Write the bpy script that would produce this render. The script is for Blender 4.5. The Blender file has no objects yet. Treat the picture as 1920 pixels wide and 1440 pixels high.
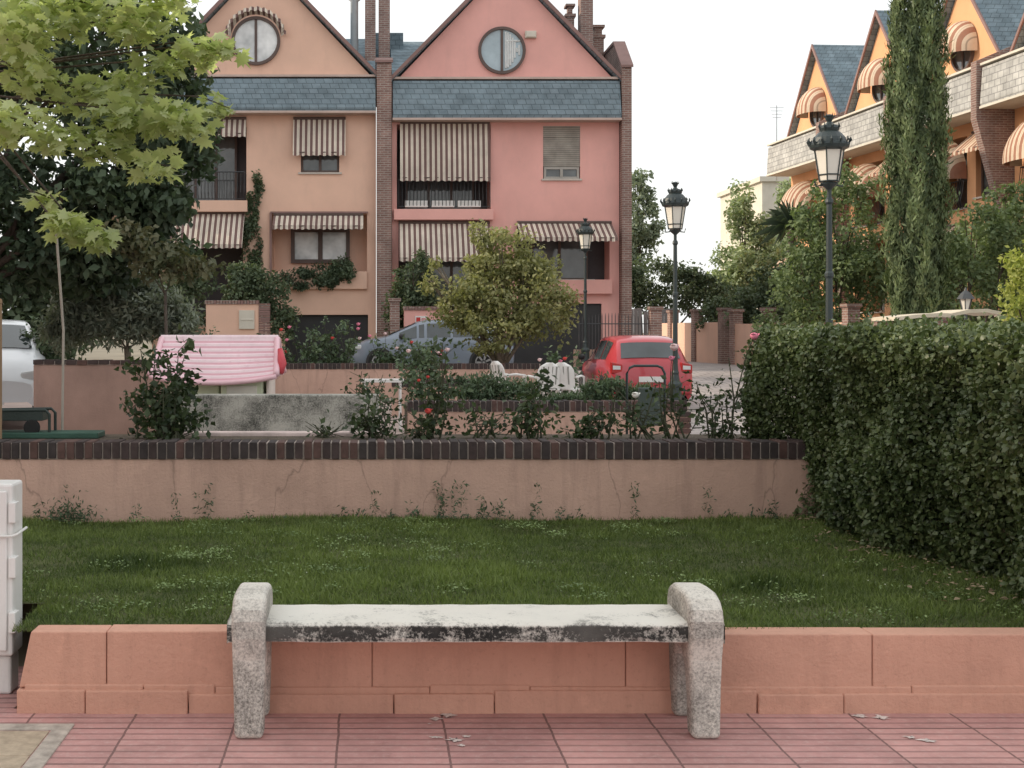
import bpy, math, random
import numpy as np
from mathutils import Vector
random.seed(7); R=np.random.default_rng(7)
S=bpy.context.scene
COL=S.collection
# ------------------------------------------------------------------ materials
def nt(name):
    m=bpy.data.materials.new(name); m.use_nodes=True
    t=m.node_tree; t.nodes.clear()
    o=t.nodes.new('ShaderNodeOutputMaterial'); b=t.nodes.new('ShaderNodeBsdfPrincipled')
    t.links.new(b.outputs[0],o.inputs[0])
    return m,t,b,o
def N(t,ty,**k):
    n=t.nodes.new(ty)
    for a,v in k.items(): setattr(n,a,v)
    return n
def L(t,a,b): t.links.new(a,b)
def math_(t,op,a,b=None,c=None):
    n=N(t,'ShaderNodeMath',operation=op)
    for i,v in enumerate((a,b,c)):
        if v is None: continue
        if isinstance(v,(int,float)): n.inputs[i].default_value=v
        else: L(t,v,n.inputs[i])
    return n.outputs[0]
def mixc(t,f,a,b,bt='MIX'):
    n=N(t,'ShaderNodeMix',data_type='RGBA',blend_type=bt)
    for i,v in ((0,f),(6,a),(7,b)):
        if isinstance(v,(int,float)): n.inputs[i].default_value=v
        elif isinstance(v,tuple): n.inputs[i].default_value=(*v[:3],1)
        else: L(t,v,n.inputs[i])
    return n.outputs[2]
def noise(t,vec,scale,detail=6,rough=.6):
    n=N(t,'ShaderNodeTexNoise'); n.inputs['Scale'].default_value=scale; n.inputs['Detail'].default_value=detail
    n.inputs['Roughness'].default_value=rough
    if vec is not None: L(t,vec,n.inputs['Vector'])
    return n.outputs[0]
def ramp(t,f,stops):
    n=N(t,'ShaderNodeValToRGB'); L(t,f,n.inputs[0])
    e=n.color_ramp.elements
    while len(e)<len(stops): e.new(.5)
    for i,(p,c) in enumerate(stops):
        e[i].position=p; e[i].color=(c,c,c,1) if isinstance(c,(int,float)) else (*c,1)
    return n.outputs[0]
def bump(t,b,h,st,dist=.01):
    n=N(t,'ShaderNodeBump'); n.inputs['Strength'].default_value=st; n.inputs['Distance'].default_value=dist
    L(t,h,n.inputs['Height']); L(t,n.outputs[0],b.inputs['Normal'])
def sc(c,k): return tuple(min(1,x*k) for x in c)
def M(name,col,rough=.8,var=.15,scale=1.5,bs=60,bst=.3,metal=0,spec=.3,dirt=0,dirtcol=(.06,.05,.04),coat=0,dist=.01):
    m,t,b,o=nt(name); tc=N(t,'ShaderNodeTexCoord').outputs['Object']
    n1=noise(t,tc,scale,6,.65)
    c=ramp(t,n1,[(.3,sc(col,1-var)),(.7,sc(col,1+var))])
    if dirt:
        mp=N(t,'ShaderNodeMapping'); L(t,tc,mp.inputs[0]); mp.inputs['Scale'].default_value=(1,1,.25)
        n2=noise(t,mp.outputs[0],scale*2.7,8,.7)
        d=ramp(t,n2,[(.52,0.0),(.75,1.0)])
        c=mixc(t,math_(t,'MULTIPLY',d,dirt),c,dirtcol)
    L(t,c,b.inputs['Base Color'])
    b.inputs['Roughness'].default_value=rough; b.inputs['Metallic'].default_value=metal
    b.inputs['Specular IOR Level'].default_value=spec; b.inputs['Coat Weight'].default_value=coat
    if bst: bump(t,b,noise(t,tc,bs,4,.6),bst,dist)
    return m
def brickmat(name,c1,c2,mortar,bw,bh,ms=.01,rough=.85,bst=.6):
    m,t,b,o=nt(name); tc=N(t,'ShaderNodeTexCoord').outputs['Object']
    s=N(t,'ShaderNodeSeparateXYZ'); L(t,tc,s.inputs[0])
    cb=N(t,'ShaderNodeCombineXYZ'); L(t,math_(t,'ADD',s.outputs[0],s.outputs[1]),cb.inputs[0]); L(t,s.outputs[2],cb.inputs[1])
    k=N(t,'ShaderNodeTexBrick'); L(t,cb.outputs[0],k.inputs['Vector'])
    k.inputs['Scale'].default_value=1; k.inputs['Color1'].default_value=(*c1,1); k.inputs['Color2'].default_value=(*c2,1)
    k.inputs['Mortar'].default_value=(*mortar,1); k.inputs['Mortar Size'].default_value=ms
    k.inputs['Brick Width'].default_value=bw; k.inputs['Row Height'].default_value=bh
    n=noise(t,tc,2.2,7)
    c=mixc(t,1.0,k.outputs[0],ramp(t,n,[(.3,.7),(.7,1.2)]),'MULTIPLY')
    L(t,c,b.inputs['Base Color']); b.inputs['Roughness'].default_value=rough; b.inputs['Specular IOR Level'].default_value=.25
    bump(t,b,math_(t,'SUBTRACT',1.0,k.outputs['Fac']),bst,.015)
    return m
def leafmat(name,cd,cl,trans=.35,rough=.55,extra=None):
    m,t,b,o=nt(name)
    a=N(t,'ShaderNodeAttribute',attribute_name='rnd')
    st=[(0.0,cd),(1.0,cl)]
    if extra: st=[(0.0,cd),(.8,cl),(.93,cl),(1.0,extra)]
    c=ramp(t,a.outputs['Fac'],st)
    L(t,c,b.inputs['Base Color']); b.inputs['Roughness'].default_value=rough; b.inputs['Specular IOR Level'].default_value=.4
    tr=N(t,'ShaderNodeBsdfTranslucent'); L(t,mixc(t,1.0,c,(1.0,1.1,.6),'MULTIPLY'),tr.inputs[0])
    mx=N(t,'ShaderNodeMixShader'); mx.inputs[0].default_value=trans
    L(t,b.outputs[0],mx.inputs[1]); L(t,tr.outputs[0],mx.inputs[2]); L(t,mx.outputs[0],o.inputs[0])
    return m
def stripemat(name,pitch,ca,cb_,duty=.5,ph=0.0):
    m,t,b,o=nt(name); tc=N(t,'ShaderNodeTexCoord').outputs['Object']
    s=N(t,'ShaderNodeSeparateXYZ'); L(t,tc,s.inputs[0])
    f=math_(t,'FRACT',math_(t,'ADD',math_(t,'DIVIDE',s.outputs[0],pitch),100+ph))
    w=math_(t,'LESS_THAN',f,duty)
    thin=math_(t,'LESS_THAN',math_(t,'ABSOLUTE',math_(t,'SUBTRACT',f,duty+(1-duty)/2)),.03)
    c=mixc(t,w,ca,cb_); c=mixc(t,thin,c,sc(ca,.6))
    n=noise(t,tc,1.3,6); c=mixc(t,1.0,c,ramp(t,n,[(.3,.75),(.7,1.1)]),'MULTIPLY')
    L(t,c,b.inputs['Base Color']); b.inputs['Roughness'].default_value=.9
    return m
def glassmat(name,col,rough=.06,spec=.8):
    m,t,b,o=nt(name); tc=N(t,'ShaderNodeTexCoord').outputs['Object']
    L(t,ramp(t,noise(t,tc,1.2,3),[(.3,sc(col,.6)),(.7,sc(col,1.5))]),b.inputs['Base Color'])
    b.inputs['Roughness'].default_value=rough; b.inputs['Specular IOR Level'].default_value=spec
    return m

PINK=M('pink_stucco',(.80,.43,.385),var=.11,scale=.45,bs=40,bst=.3,dirt=.28,dirtcol=(.5,.3,.27))
PEACH=M('peach_stucco',(.79,.52,.40),var=.1,scale=.45,bs=40,bst=.3,dirt=.28,dirtcol=(.5,.34,.27))
ORANGE=M('orange_stucco',(.74,.40,.215),var=.1,scale=.6,bs=40,bst=.3,dirt=.15,dirtcol=(.45,.26,.15))
CREAMW=M('cream_wall',(.64,.60,.52),var=.1)
BRICK=brickmat('dark_brick',(.31,.19,.16),(.23,.135,.115),(.38,.32,.29),.24,.07,.012)  # lightened so the brick colour carries distance haze
SLATE=brickmat('slate_tile',(.22,.28,.32),(.175,.23,.265),(.11,.145,.165),.28,.17,.01)  # lighter and bluer, air haze mixed into the tile colour
SLATEL=brickmat('sunlit_slate_tile',(.52,.52,.50),(.42,.42,.41),(.28,.28,.28),.3,.2,.015)  # slate made paler, sunlight on the band put into its colour
TRIM=M('brown_trim',(.26,.16,.145),rough=.6)  # dark brown raised to imitate far haze
AWN=stripemat('striped_canvas',.165,(.74,.66,.56),(.18,.11,.10),.5)  # dark stripe lifted, haze painted into it
AWNR=stripemat('striped_canvas_rust',.24,(.68,.56,.43),(.36,.18,.12),.5)
DARKIN=M('dark_interior',(.085,.08,.085),bst=0)  # shade inside openings painted dark, then lifted for distance haze
GLASS=glassmat('window_glass',(.10,.11,.115))
GLASSB=glassmat('window_glass_bright',(.66,.69,.70),.15)  # bright reflection painted into the pane's base colour
CURT=M('white_curtain',(.66,.68,.68),var=.1,scale=6,bst=0)
FRAMEB=M('brown_window_frame',(.12,.085,.075),rough=.5)
SHUT=brickmat('roller_shutter',(.38,.35,.31),(.36,.33,.29),(.2,.19,.17),8,.06,.008)
IRON=M('black_iron',(.045,.05,.055),rough=.45,spec=.5,bst=.1)
LAMPG=M('lamp_green_iron',(.025,.038,.04),rough=.4,spec=.5,bst=.15)
MILK=M('milky_lamp_glass',(.78,.75,.67),rough=.25,var=.06,bst=0,spec=.5)
WHITEP=M('white_plastic',(.76,.75,.73),rough=.4,var=.06,scale=4,bst=.05,dirt=.3,dirtcol=(.42,.4,.36))
BARK=M('bark',(.10,.08,.065),var=.4,scale=8,bs=25,bst=1,dist=.03)
BARKG=M('pale_bark',(.2,.17,.13),var=.3,scale=8,bs=25,bst=1,dist=.03)
SOIL=M('soil',(.11,.085,.06),var=.4,scale=9,bs=30,bst=1,dist=.04)
RUBBER=M('tyre_rubber',(.022,.022,.022),rough=.85)
RIMM=M('wheel_rim',(.45,.46,.47),rough=.3,metal=.8,bst=0)
REDLT=M('red_lens',(.38,.015,.015),rough=.15,spec=.7,bst=0)
HEADL=M('headlight_lens',(.6,.62,.63),rough=.1,spec=.8,bst=0)
BLACKP=M('black_trim_plastic',(.04,.04,.042),rough=.5,bst=.1)
LEAFD=leafmat('dark_leaf',(.03,.052,.034),(.12,.17,.095),.3)
LEAFDF=leafmat('dark_hazy_leaf',(.065,.095,.06),(.16,.21,.115),.25)  # far copy of the dark leaf, haze put into paler greens
LEAFM=leafmat('maple_leaf',(.30,.36,.15),(.64,.68,.40),.5)  # base colour lightened in place of sun on the leaves
LEAFY=leafmat('yellow_green_leaf',(.17,.19,.075),(.43,.42,.21),.35)
LEAFH=leafmat('hedge_leaf',(.026,.047,.02),(.15,.195,.08),.2,.4)
LEAFG=leafmat('mid_green_leaf',(.095,.145,.07),(.27,.34,.16),.35)
LEAFRM=leafmat('rosemary_leaf',(.05,.085,.05),(.16,.22,.12),.2)
LEAFL=leafmat('bright_green_leaf',(.2,.26,.06),(.54,.56,.18),.4)
LEAFO=leafmat('olive_leaf',(.10,.12,.095),(.32,.36,.28),.25)
LEAFC=leafmat('cypress_leaf',(.06,.09,.045),(.19,.25,.11),.15)
LEAFR=leafmat('rose_leaf',(.02,.035,.018),(.08,.115,.05),.25,extra=(.2,.1,.06))
LEAFRED=leafmat('reddish_leaf',(.05,.075,.035),(.17,.16,.09),.3,extra=(.3,.16,.11))
LEAFF=leafmat('hazy_far_leaf',(.20,.26,.16),(.44,.51,.31),.3)  # pale because air haze is painted into the greens
GRASS=leafmat('grass_blade',(.048,.08,.02),(.225,.29,.085),.3,.6)

def stainmat(name,base,dark,lo,hi,side,bigs=5,wb=.55,fs=70):
    m,t,b,o=nt(name); tc=N(t,'ShaderNodeTexCoord').outputs['Object']
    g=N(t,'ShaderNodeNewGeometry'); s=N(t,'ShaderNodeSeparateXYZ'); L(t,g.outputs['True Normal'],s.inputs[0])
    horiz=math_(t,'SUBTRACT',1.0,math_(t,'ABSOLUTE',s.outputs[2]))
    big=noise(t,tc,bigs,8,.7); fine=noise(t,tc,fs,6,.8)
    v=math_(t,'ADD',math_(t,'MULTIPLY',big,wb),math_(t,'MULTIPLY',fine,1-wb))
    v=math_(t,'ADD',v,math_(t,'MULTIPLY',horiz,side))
    f=ramp(t,v,[(lo,0.0),(hi,1.0)])
    c=mixc(t,f,base,dark)
    c=mixc(t,math_(t,'MULTIPLY',ramp(t,noise(t,tc,2,5),[(.45,0.0),(.7,1.0)]),.3),c,sc(base,.6))
    L(t,c,b.inputs['Base Color']); b.inputs['Roughness'].default_value=.9; b.inputs['Specular IOR Level'].default_value=.2
    bump(t,b,fine,.9,.007)
    return m
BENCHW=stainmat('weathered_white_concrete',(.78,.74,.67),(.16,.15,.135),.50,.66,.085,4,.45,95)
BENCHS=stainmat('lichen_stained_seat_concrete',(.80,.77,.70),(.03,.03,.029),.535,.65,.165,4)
CONC=stainmat('mossy_grey_concrete',(.50,.49,.44),(.06,.062,.055),.47,.62,.03,3)

def wallpaint(name,base,crack=0.0,streak=.28):
    m,t,b,o=nt(name); tc=N(t,'ShaderNodeTexCoord').outputs['Object']
    c=ramp(t,noise(t,tc,1.1,8,.65),[(.3,sc(base,.80)),(.5,base),(.72,sc(base,1.12))])
    mp=N(t,'ShaderNodeMapping'); L(t,tc,mp.inputs[0]); mp.inputs['Scale'].default_value=(7,7,.8)
    st=ramp(t,noise(t,mp.outputs[0],1.2,8,.7),[(.5,0.0),(.72,1.0)])
    c=mixc(t,math_(t,'MULTIPLY',st,streak),c,sc(base,.5))
    sp=ramp(t,noise(t,tc,45,6,.8),[(.56,0.0),(.70,1.0)])
    c=mixc(t,math_(t,'MULTIPLY',sp,.3),c,sc(base,.42))
    bl=ramp(t,noise(t,tc,3.4,9,.75),[(.56,0.0),(.66,1.0)])
    c=mixc(t,math_(t,'MULTIPLY',bl,.28),c,sc(base,1.35))
    if crack:
        mp2=N(t,'ShaderNodeMapping'); L(t,tc,mp2.inputs[0]); mp2.inputs['Scale'].default_value=(1.0,1.0,.35)
        nz=N(t,'ShaderNodeTexNoise'); nz.inputs['Scale'].default_value=4; nz.inputs['Detail'].default_value=6; L(t,mp2.outputs[0],nz.inputs['Vector'])
        av=N(t,'ShaderNodeVectorMath',operation='MULTIPLY_ADD'); L(t,nz.outputs[1],av.inputs[0]); av.inputs[1].default_value=(.35,.35,.35); L(t,mp2.outputs[0],av.inputs[2])
        vo=N(t,'ShaderNodeTexVoronoi',feature='DISTANCE_TO_EDGE'); vo.inputs['Scale'].default_value=.9; L(t,av.outputs[0],vo.inputs['Vector'])
        cr=ramp(t,vo.outputs['Distance'],[(.0,1.0),(.005,0.0)])
        c=mixc(t,math_(t,'MULTIPLY',cr,crack),c,sc(base,.35))
    L(t,c,b.inputs['Base Color']); b.inputs['Roughness'].default_value=.85; b.inputs['Specular IOR Level'].default_value=.25
    bump(t,b,math_(t,'ADD',noise(t,tc,55,6,.7),math_(t,'MULTIPLY',noise(t,tc,6,4),1.5)),.6,.01)
    return m
WALLF=wallpaint('salmon_painted_concrete',(.62,.345,.255))
WALLB=wallpaint('salmon_weathered_render',(.56,.37,.295),.55,.38)
BRK=[M('cap_brick_%s'%n,c,var=.35,scale=9,bs=50,bst=.5) for n,c in (('dark',(.06,.042,.04)),('red',(.10,.058,.05)),('brown',(.045,.036,.035)))]
MORTAR=M('mortar',(.42,.35,.31),var=.3,scale=12)

def pavemat():
    m,t,b,o=nt('red_ribbed_tile'); tc=N(t,'ShaderNodeTexCoord').outputs['Object']
    s=N(t,'ShaderNodeSeparateXYZ'); L(t,tc,s.inputs[0])
    P=.425
    wob=math_(t,'MULTIPLY',math_(t,'SUBTRACT',noise(t,tc,6,3),.5),.012)
    u=math_(t,'DIVIDE',math_(t,'ADD',math_(t,'ADD',s.outputs[0],.118+P*40),wob),P)
    v=math_(t,'DIVIDE',math_(t,'ADD',math_(t,'ADD',s.outputs[1],P*40-.05),wob),P)
    fu=math_(t,'FRACT',u); fv=math_(t,'FRACT',v)
    def edge(f,w): return math_(t,'GREATER_THAN',math_(t,'ABSOLUTE',math_(t,'SUBTRACT',f,.5)),.5-w)
    jx=edge(fu,.011); jy=edge(fv,.014)
    r=math_(t,'FRACT',math_(t,'MULTIPLY',v,6.0))
    rib=edge(r,.12)
    g=math_(t,'MAXIMUM',math_(t,'MAXIMUM',jx,jy),math_(t,'MULTIPLY',rib,math_(t,'ADD',.35,math_(t,'MULTIPLY',noise(t,tc,4,5),.5))))
    cb=N(t,'ShaderNodeCombineXYZ'); L(t,math_(t,'FLOOR',u),cb.inputs[0]); L(t,math_(t,'FLOOR',v),cb.inputs[1])
    wn=N(t,'ShaderNodeTexWhiteNoise'); L(t,cb.outputs[0],wn.inputs['Vector'])
    c=mixc(t,wn.outputs[0],(.47,.25,.235),(.58,.315,.29))
    c=mixc(t,1.0,c,ramp(t,noise(t,tc,3,9,.7),[(.3,.72),(.7,1.18)]),'MULTIPLY')
    d=ramp(t,noise(t,tc,28,7,.8),[(.50,0.0),(.72,1.0)])
    c=mixc(t,math_(t,'MULTIPLY',d,.45),c,(.62,.49,.45))
    d2=ramp(t,noise(t,tc,9,8,.75),[(.58,0.0),(.7,1.0)])
    c=mixc(t,math_(t,'MULTIPLY',d2,.35),c,(.18,.10,.09))
    c=mixc(t,math_(t,'MULTIPLY',g,.78),c,(.11,.06,.055))
    L(t,c,b.inputs['Base Color']); b.inputs['Roughness'].default_value=.7
    hh=math_(t,'ADD',math_(t,'SUBTRACT',1.0,g),math_(t,'MULTIPLY',noise(t,tc,80,4),.15))
    bump(t,b,hh,.7,.01)
    return m
PAVE=pavemat()
SPLAT=M('white_paint_splash',(.64,.57,.53),var=.3,scale=30)

# ------------------------------------------------------------------ mesh builder
class MB:
    def __init__(s): s.v=[]; s.f=[]; s.m=[]
    def add(s,vs,fs,m=0):
        o=len(s.v); s.v+= [tuple(p) for p in vs]; s.f+=[tuple(i+o for i in f) for f in fs]; s.m+=[m]*len(fs)
    def box(s,x0,x1,y0,y1,z0,z1,m=0):
        s.add([(x0,y0,z0),(x1,y0,z0),(x1,y1,z0),(x0,y1,z0),(x0,y0,z1),(x1,y0,z1),(x1,y1,z1),(x0,y1,z1)],
              [(0,3,2,1),(4,5,6,7),(0,1,5,4),(1,2,6,5),(2,3,7,6),(3,0,4,7)],m)
    def prism_y(s,pts,y0,y1,m=0):
        n=len(pts); s.add([(x,y0,z) for x,z in pts]+[(x,y1,z) for x,z in pts],
            [tuple(range(n)),tuple(range(2*n-1,n-1,-1))]+[(i,i+n,(i+1)%n+n,(i+1)%n) for i in range(n)],m)
    def prism_x(s,pts,x0,x1,m=0):
        n=len(pts); s.add([(x0,y,z) for y,z in pts]+[(x1,y,z) for y,z in pts],
            [tuple(range(n-1,-1,-1)),tuple(range(n,2*n))]+[(i,(i+1)%n,(i+1)%n+n,i+n) for i in range(n)],m)
    def tube(s,pts,rad,n=8,m=0,cap=True):
        pts=[Vector(p) for p in pts]; k=len(pts)
        if isinstance(rad,(int,float)): rad=[rad]*k
        vs=[]
        for i,p in enumerate(pts):
            d=(pts[min(i+1,k-1)]-pts[max(i-1,0)]).normalized()
            a=Vector((0,0,1)) if abs(d.z)<.9 else Vector((1,0,0))
            u=d.cross(a).normalized(); w=d.cross(u)
            for j in range(n):
                t=2*math.pi*j/n; vs.append(p+(u*math.cos(t)+w*math.sin(t))*rad[i])
        fs=[(i*n+j,i*n+(j+1)%n,(i+1)*n+(j+1)%n,(i+1)*n+j) for i in range(k-1) for j in range(n)]
        if cap: fs+=[tuple(range(n-1,-1,-1)),tuple((k-1)*n+j for j in range(n))]
        s.add(vs,fs,m)
    def lathe(s,prof,c=(0,0,0),n=16,m=0,rot=0):
        vs=[(c[0]+r*math.cos(rot+2*math.pi*j/n),c[1]+r*math.sin(rot+2*math.pi*j/n),c[2]+z) for r,z in prof for j in range(n)]
        k=len(prof)
        fs=[(i*n+j,i*n+(j+1)%n,(i+1)*n+(j+1)%n,(i+1)*n+j) for i in range(k-1) for j in range(n)]
        fs+=[tuple(range(n-1,-1,-1)),tuple((k-1)*n+j for j in range(n))]
        s.add(vs,fs,m)
    def disc_y(s,cx,cz,r,y0,y1,n=32,m=0):
        s.prism_y([(cx+r*math.cos(2*math.pi*i/n),cz+r*math.sin(2*math.pi*i/n)) for i in range(n)],y0,y1,m)
    def ring_y(s,cx,cz,r0,r1,y0,y1,n=40,m=0):
        vs=[]
        for i in range(n):
            a=2*math.pi*i/n; c,d=math.cos(a),math.sin(a)
            vs+=[(cx+r0*c,y0,cz+r0*d),(cx+r1*c,y0,cz+r1*d),(cx+r1*c,y1,cz+r1*d),(cx+r0*c,y1,cz+r0*d)]
        fs=[]
        for i in range(n):
            j=(i+1)%n
            for a in range(4):
                b=(a+1)%4; fs.append((i*4+a,j*4+a,j*4+b,i*4+b))
        s.add(vs,fs,m)
    def obj(s,name,mats,parent=None,loc=(0,0,0),rz=0,bevel=0,smooth=False,seg=2,label=None):
        me=bpy.data.meshes.new(name); me.from_pydata(s.v,[],s.f)
        if not isinstance(mats,(list,tuple)): mats=[mats]
        for m in mats: me.materials.append(m)
        me.polygons.foreach_set('material_index',s.m)
        if smooth:
            me.polygons.foreach_set('use_smooth',[True]*len(s.f))
        me.update()
        o=bpy.data.objects.new(name,me); COL.objects.link(o)
        o.location=loc; o.rotation_euler=(0,0,rz)
        if parent: o.parent=parent
        if bevel:
            b=o.modifiers.new('bevel','BEVEL'); b.width=bevel; b.segments=seg; b.limit_method='ANGLE'; b.angle_limit=.6
        if label: o['label']=label
        return o
def tag(o,label,cat,group=None):
    o['label']=label; o['category']=cat
    if group: o['group']=group
    return o
def empty(name,loc,rz=0):
    e=bpy.data.objects.new(name,None); COL.objects.link(e); e.location=loc; e.rotation_euler=(0,0,rz); e.empty_display_size=.2
    return e
def struct(o): o['kind']='structure'; return o

# ------------------------------------------------------------------ foliage
T_LEAF=(np.array([(0,0,0),(.3,.45,.1),(0,1,-.04),(-.3,.45,.1)]),[(0,1,2),(0,2,3)])
T_NARROW=(np.array([(0,0,0),(.15,.45,.03),(0,1,0),(-.15,.45,.03)]),[(0,1,2),(0,2,3)])
_mp=[(0,-.05),(.25,-.1),(.18,.12),(.52,.1),(.42,.26),(.62,.5),(.3,.48),(.28,.62),(.1,.55),(0,1.0),(-.1,.55),(-.28,.62),(-.3,.48),(-.62,.5),(-.42,.26),(-.52,.1),(-.18,.12),(-.25,-.1)]
T_MAPLE=(np.array([(0,.28,0)]+[(x,y,-.18*abs(x)-.1*y*y) for x,y in _mp]),[(0,i+1,(i+1)%len(_mp)+1) for i in range(len(_mp))])
def scatter(name,pos,size,tmpl,mat,parent=None,loc=(0,0,0),up=.4,axis=None,val=None,out=None,rng=R):
    pos=np.asarray(pos,float); n=len(pos)
    nn=rng.normal(size=(n,3)); nn/=np.linalg.norm(nn,axis=1,keepdims=True)
    nn[:,2]+=up
    if out is not None: nn+=out
    nn/=np.linalg.norm(nn,axis=1,keepdims=True)
    if axis is None: ax=rng.normal(size=(n,3)); ax[:,2]-=.5
    else: ax=np.tile(np.array(axis,float),(n,1))+rng.normal(size=(n,3))*.3
    T=ax-(ax*nn).sum(1,keepdims=True)*nn; T/=np.linalg.norm(T,axis=1,keepdims=True)+1e-9
    B=np.cross(T,nn)
    s=(size*(.6+.8*rng.random(n)))[:,None,None]
    tv,tf=tmpl; k=len(tv)
    V=pos[:,None,:]+s*(tv[None,:,0,None]*B[:,None,:]+tv[None,:,1,None]*T[:,None,:]+tv[None,:,2,None]*nn[:,None,:])
    F=(np.array(tf)[None]+ (np.arange(n)*k)[:,None,None]).reshape(-1,3)
    me=bpy.data.meshes.new(name)
    me.vertices.add(n*k); me.vertices.foreach_set('co',V.reshape(-1).astype(np.float32))
    me.loops.add(len(F)*3); me.loops.foreach_set('vertex_index',F.reshape(-1).astype(np.int32))
    me.polygons.add(len(F)); me.polygons.foreach_set('loop_start',(np.arange(len(F))*3).astype(np.int32))
    a=me.attributes.new('rnd','FLOAT','FACE')
    v=rng.random(n) if val is None else np.clip(np.asarray(val)+.25*(rng.random(n)-.5),0,1)
    a.data.foreach_set('value',np.repeat(v,len(tf)).astype(np.float32))
    me.materials.append(mat); me.update(calc_edges=True); me.validate()
    o=bpy.data.objects.new(name,me); COL.objects.link(o); o.location=loc
    if parent: o.parent=parent
    return o
def crownpts(lobes,dens=1.0,K=14,spread=.3,rng=R):
    P=[];Vv=[];O=[]
    for (cx,cy,cz,rx,ry,rz,n) in lobes:
        n=int(n*dens); k=max(4,int(K))
        d=rng.normal(size=(k,3)); d/=np.linalg.norm(d,axis=1,keepdims=True)
        rad=rng.random(k)**.35*.82
        sub=d*rad[:,None]; idx=rng.integers(0,k,n); sz=(.6+.8*rng.random(k))*spread
        g=rng.normal(size=(n,3)); g/=np.linalg.norm(g,axis=1,keepdims=True)
        p=sub[idx]+g*(rng.random(n)**.45*1.25*sz[idx])[:,None]
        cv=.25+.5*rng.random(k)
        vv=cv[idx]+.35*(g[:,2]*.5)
        P.append(p*np.array([rx,ry,rz])+np.array([cx,cy,cz])); Vv.append(vv); O.append(g*.5)
    return np.vstack(P),np.concatenate(Vv),np.vstack(O)
def tree(name,label,loc,tr,lobes,leaf,mat,tm=BARK,cat='tree',K=14,spread=.3,tmpl=T_LEAF,fork=.5,up=.4,group=None,lean=(0,0),axis=None,twig=1.0):
    e=tag(empty(name,loc),label,cat,group)
    mb=MB(); zc=min(l[2] for l in lobes)
    fz=zc*fork+.05
    fx,fy=lean
    mb.tube([(0,0,-.1),(fx*.3+.02,fy*.3,fz*.5),(fx,fy,fz)],[tr*1.3,tr,tr*.85],10)
    for l in lobes:
        mx=((fx+l[0])/2+random.uniform(-.1,.1)*l[3],(fy+l[1])/2,(fz+l[2])/2+.1*l[5])
        mb.tube([(fx,fy,fz-.05),mx,(l[0],l[1],l[2]+.3*l[5])],[tr*.6*twig,tr*.35*twig,tr*.1],7)
        for q in range(3):
            a=random.uniform(0,6.28); mb.tube([mx,(l[0]+.45*l[3]*math.cos(a),l[1]+.45*l[4]*math.sin(a),l[2]+random.uniform(-.2,.4)*l[5]),(l[0]+.7*l[3]*math.cos(a),l[1]+.7*l[4]*math.sin(a),l[2]+random.uniform(-.2,.5)*l[5])],[tr*.25*twig,tr*.12,tr*.04],5)
    mb.obj('trunk',tm,e,smooth=True)
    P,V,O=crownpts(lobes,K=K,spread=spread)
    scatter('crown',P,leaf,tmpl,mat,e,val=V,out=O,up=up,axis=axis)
    return e

# ------------------------------------------------------------------ ground
def gz(y):
    if y<26: return 0.0
    if y<36: return .45*(y-26)/10
    return .45
ys=[-60,-10,0,4,8,12,16,20,24,26,28,30,32,34,36,40,50,60,80,120,200,400,700]
mb=MB()
xs=[-500,-100,-40,-20,-10,0,10,20,40,100,500]
vs=[(x,y,gz(y)-.012) for y in ys for x in xs]; n=len(xs)
mb.add(vs,[(j*n+i,j*n+i+1,(j+1)*n+i+1,(j+1)*n+i) for j in range(len(ys)-1) for i in range(n-1)])
struct(mb.obj('ground',M('dry_ground',(.22,.19,.14),var=.3,scale=.3,bs=4)))
mb=MB()
vs=[(x,y,gz(y)+.004) for y in [10.3,20,24,26,28,30,32,34,36,45,60] for x in (3.9,16)]
mb.add(vs,[(2*j,2*j+1,2*j+3,2*j+2) for j in range(10)])
def cobble():
    m,t,b,o=nt('grey_block_paving'); tc=N(t,'ShaderNodeTexCoord').outputs['Object']
    k=N(t,'ShaderNodeTexBrick'); L(t,tc,k.inputs['Vector']); k.inputs['Scale'].default_value=1
    k.inputs['Brick Width'].default_value=.4; k.inputs['Row Height'].default_value=.4; k.inputs['Mortar Size'].default_value=.02
    k.inputs['Color1'].default_value=(.35,.31,.30,1); k.inputs['Color2'].default_value=(.42,.37,.35,1); k.inputs['Mortar'].default_value=(.19,.17,.16,1)
    c=mixc(t,1.0,k.outputs[0],ramp(t,noise(t,tc,1,8),[(.3,.75),(.7,1.15)]),'MULTIPLY')
    L(t,c,b.inputs['Base Color']); b.inputs['Roughness'].default_value=.85
    return m
struct(mb.obj('road',cobble()))
mb=MB(); mb.add([(-30,-12,0),(30,-12,0),(30,5.42,0),(-30,5.42,0)],[(0,1,2,3)])
mb.add([(-30,5.42,0),(-1.5,5.42,0),(-1.5,6.1,0),(-30,6.1,0)],[(0,1,2,3)])
for (cx,cy,s0) in [(.28,5.27,.9),(.33,5.31,1.0),(.27,5.03,.7),(.34,5.0,1.0),(.39,5.04,.5),(.36,4.93,.5),(2.04,5.31,.9),(2.12,5.29,1.0),(2.13,5.03,.8),(2.18,4.99,1.0),(.25,5.2,.25)]:
    k=21; a0=random.random()*6
    pts=[(cx+s0*random.uniform(.01,.05)*math.cos(a0+6.283*i/k),cy+s0*random.uniform(.008,.035)*math.sin(a0+6.283*i/k),.004) for i in range(k)]
    mb.add([(cx,cy,.004)]+pts,[(0,i+1,(i+1)%k+1) for i in range(k)],1)
struct(mb.obj('pavement',[PAVE,SPLAT]))
e=tag(empty('utility_cover',(-1.6,4.85,0)),'square concrete utility cover with tan tile inlay set in pavement','utility cover')
mb=MB()
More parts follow.
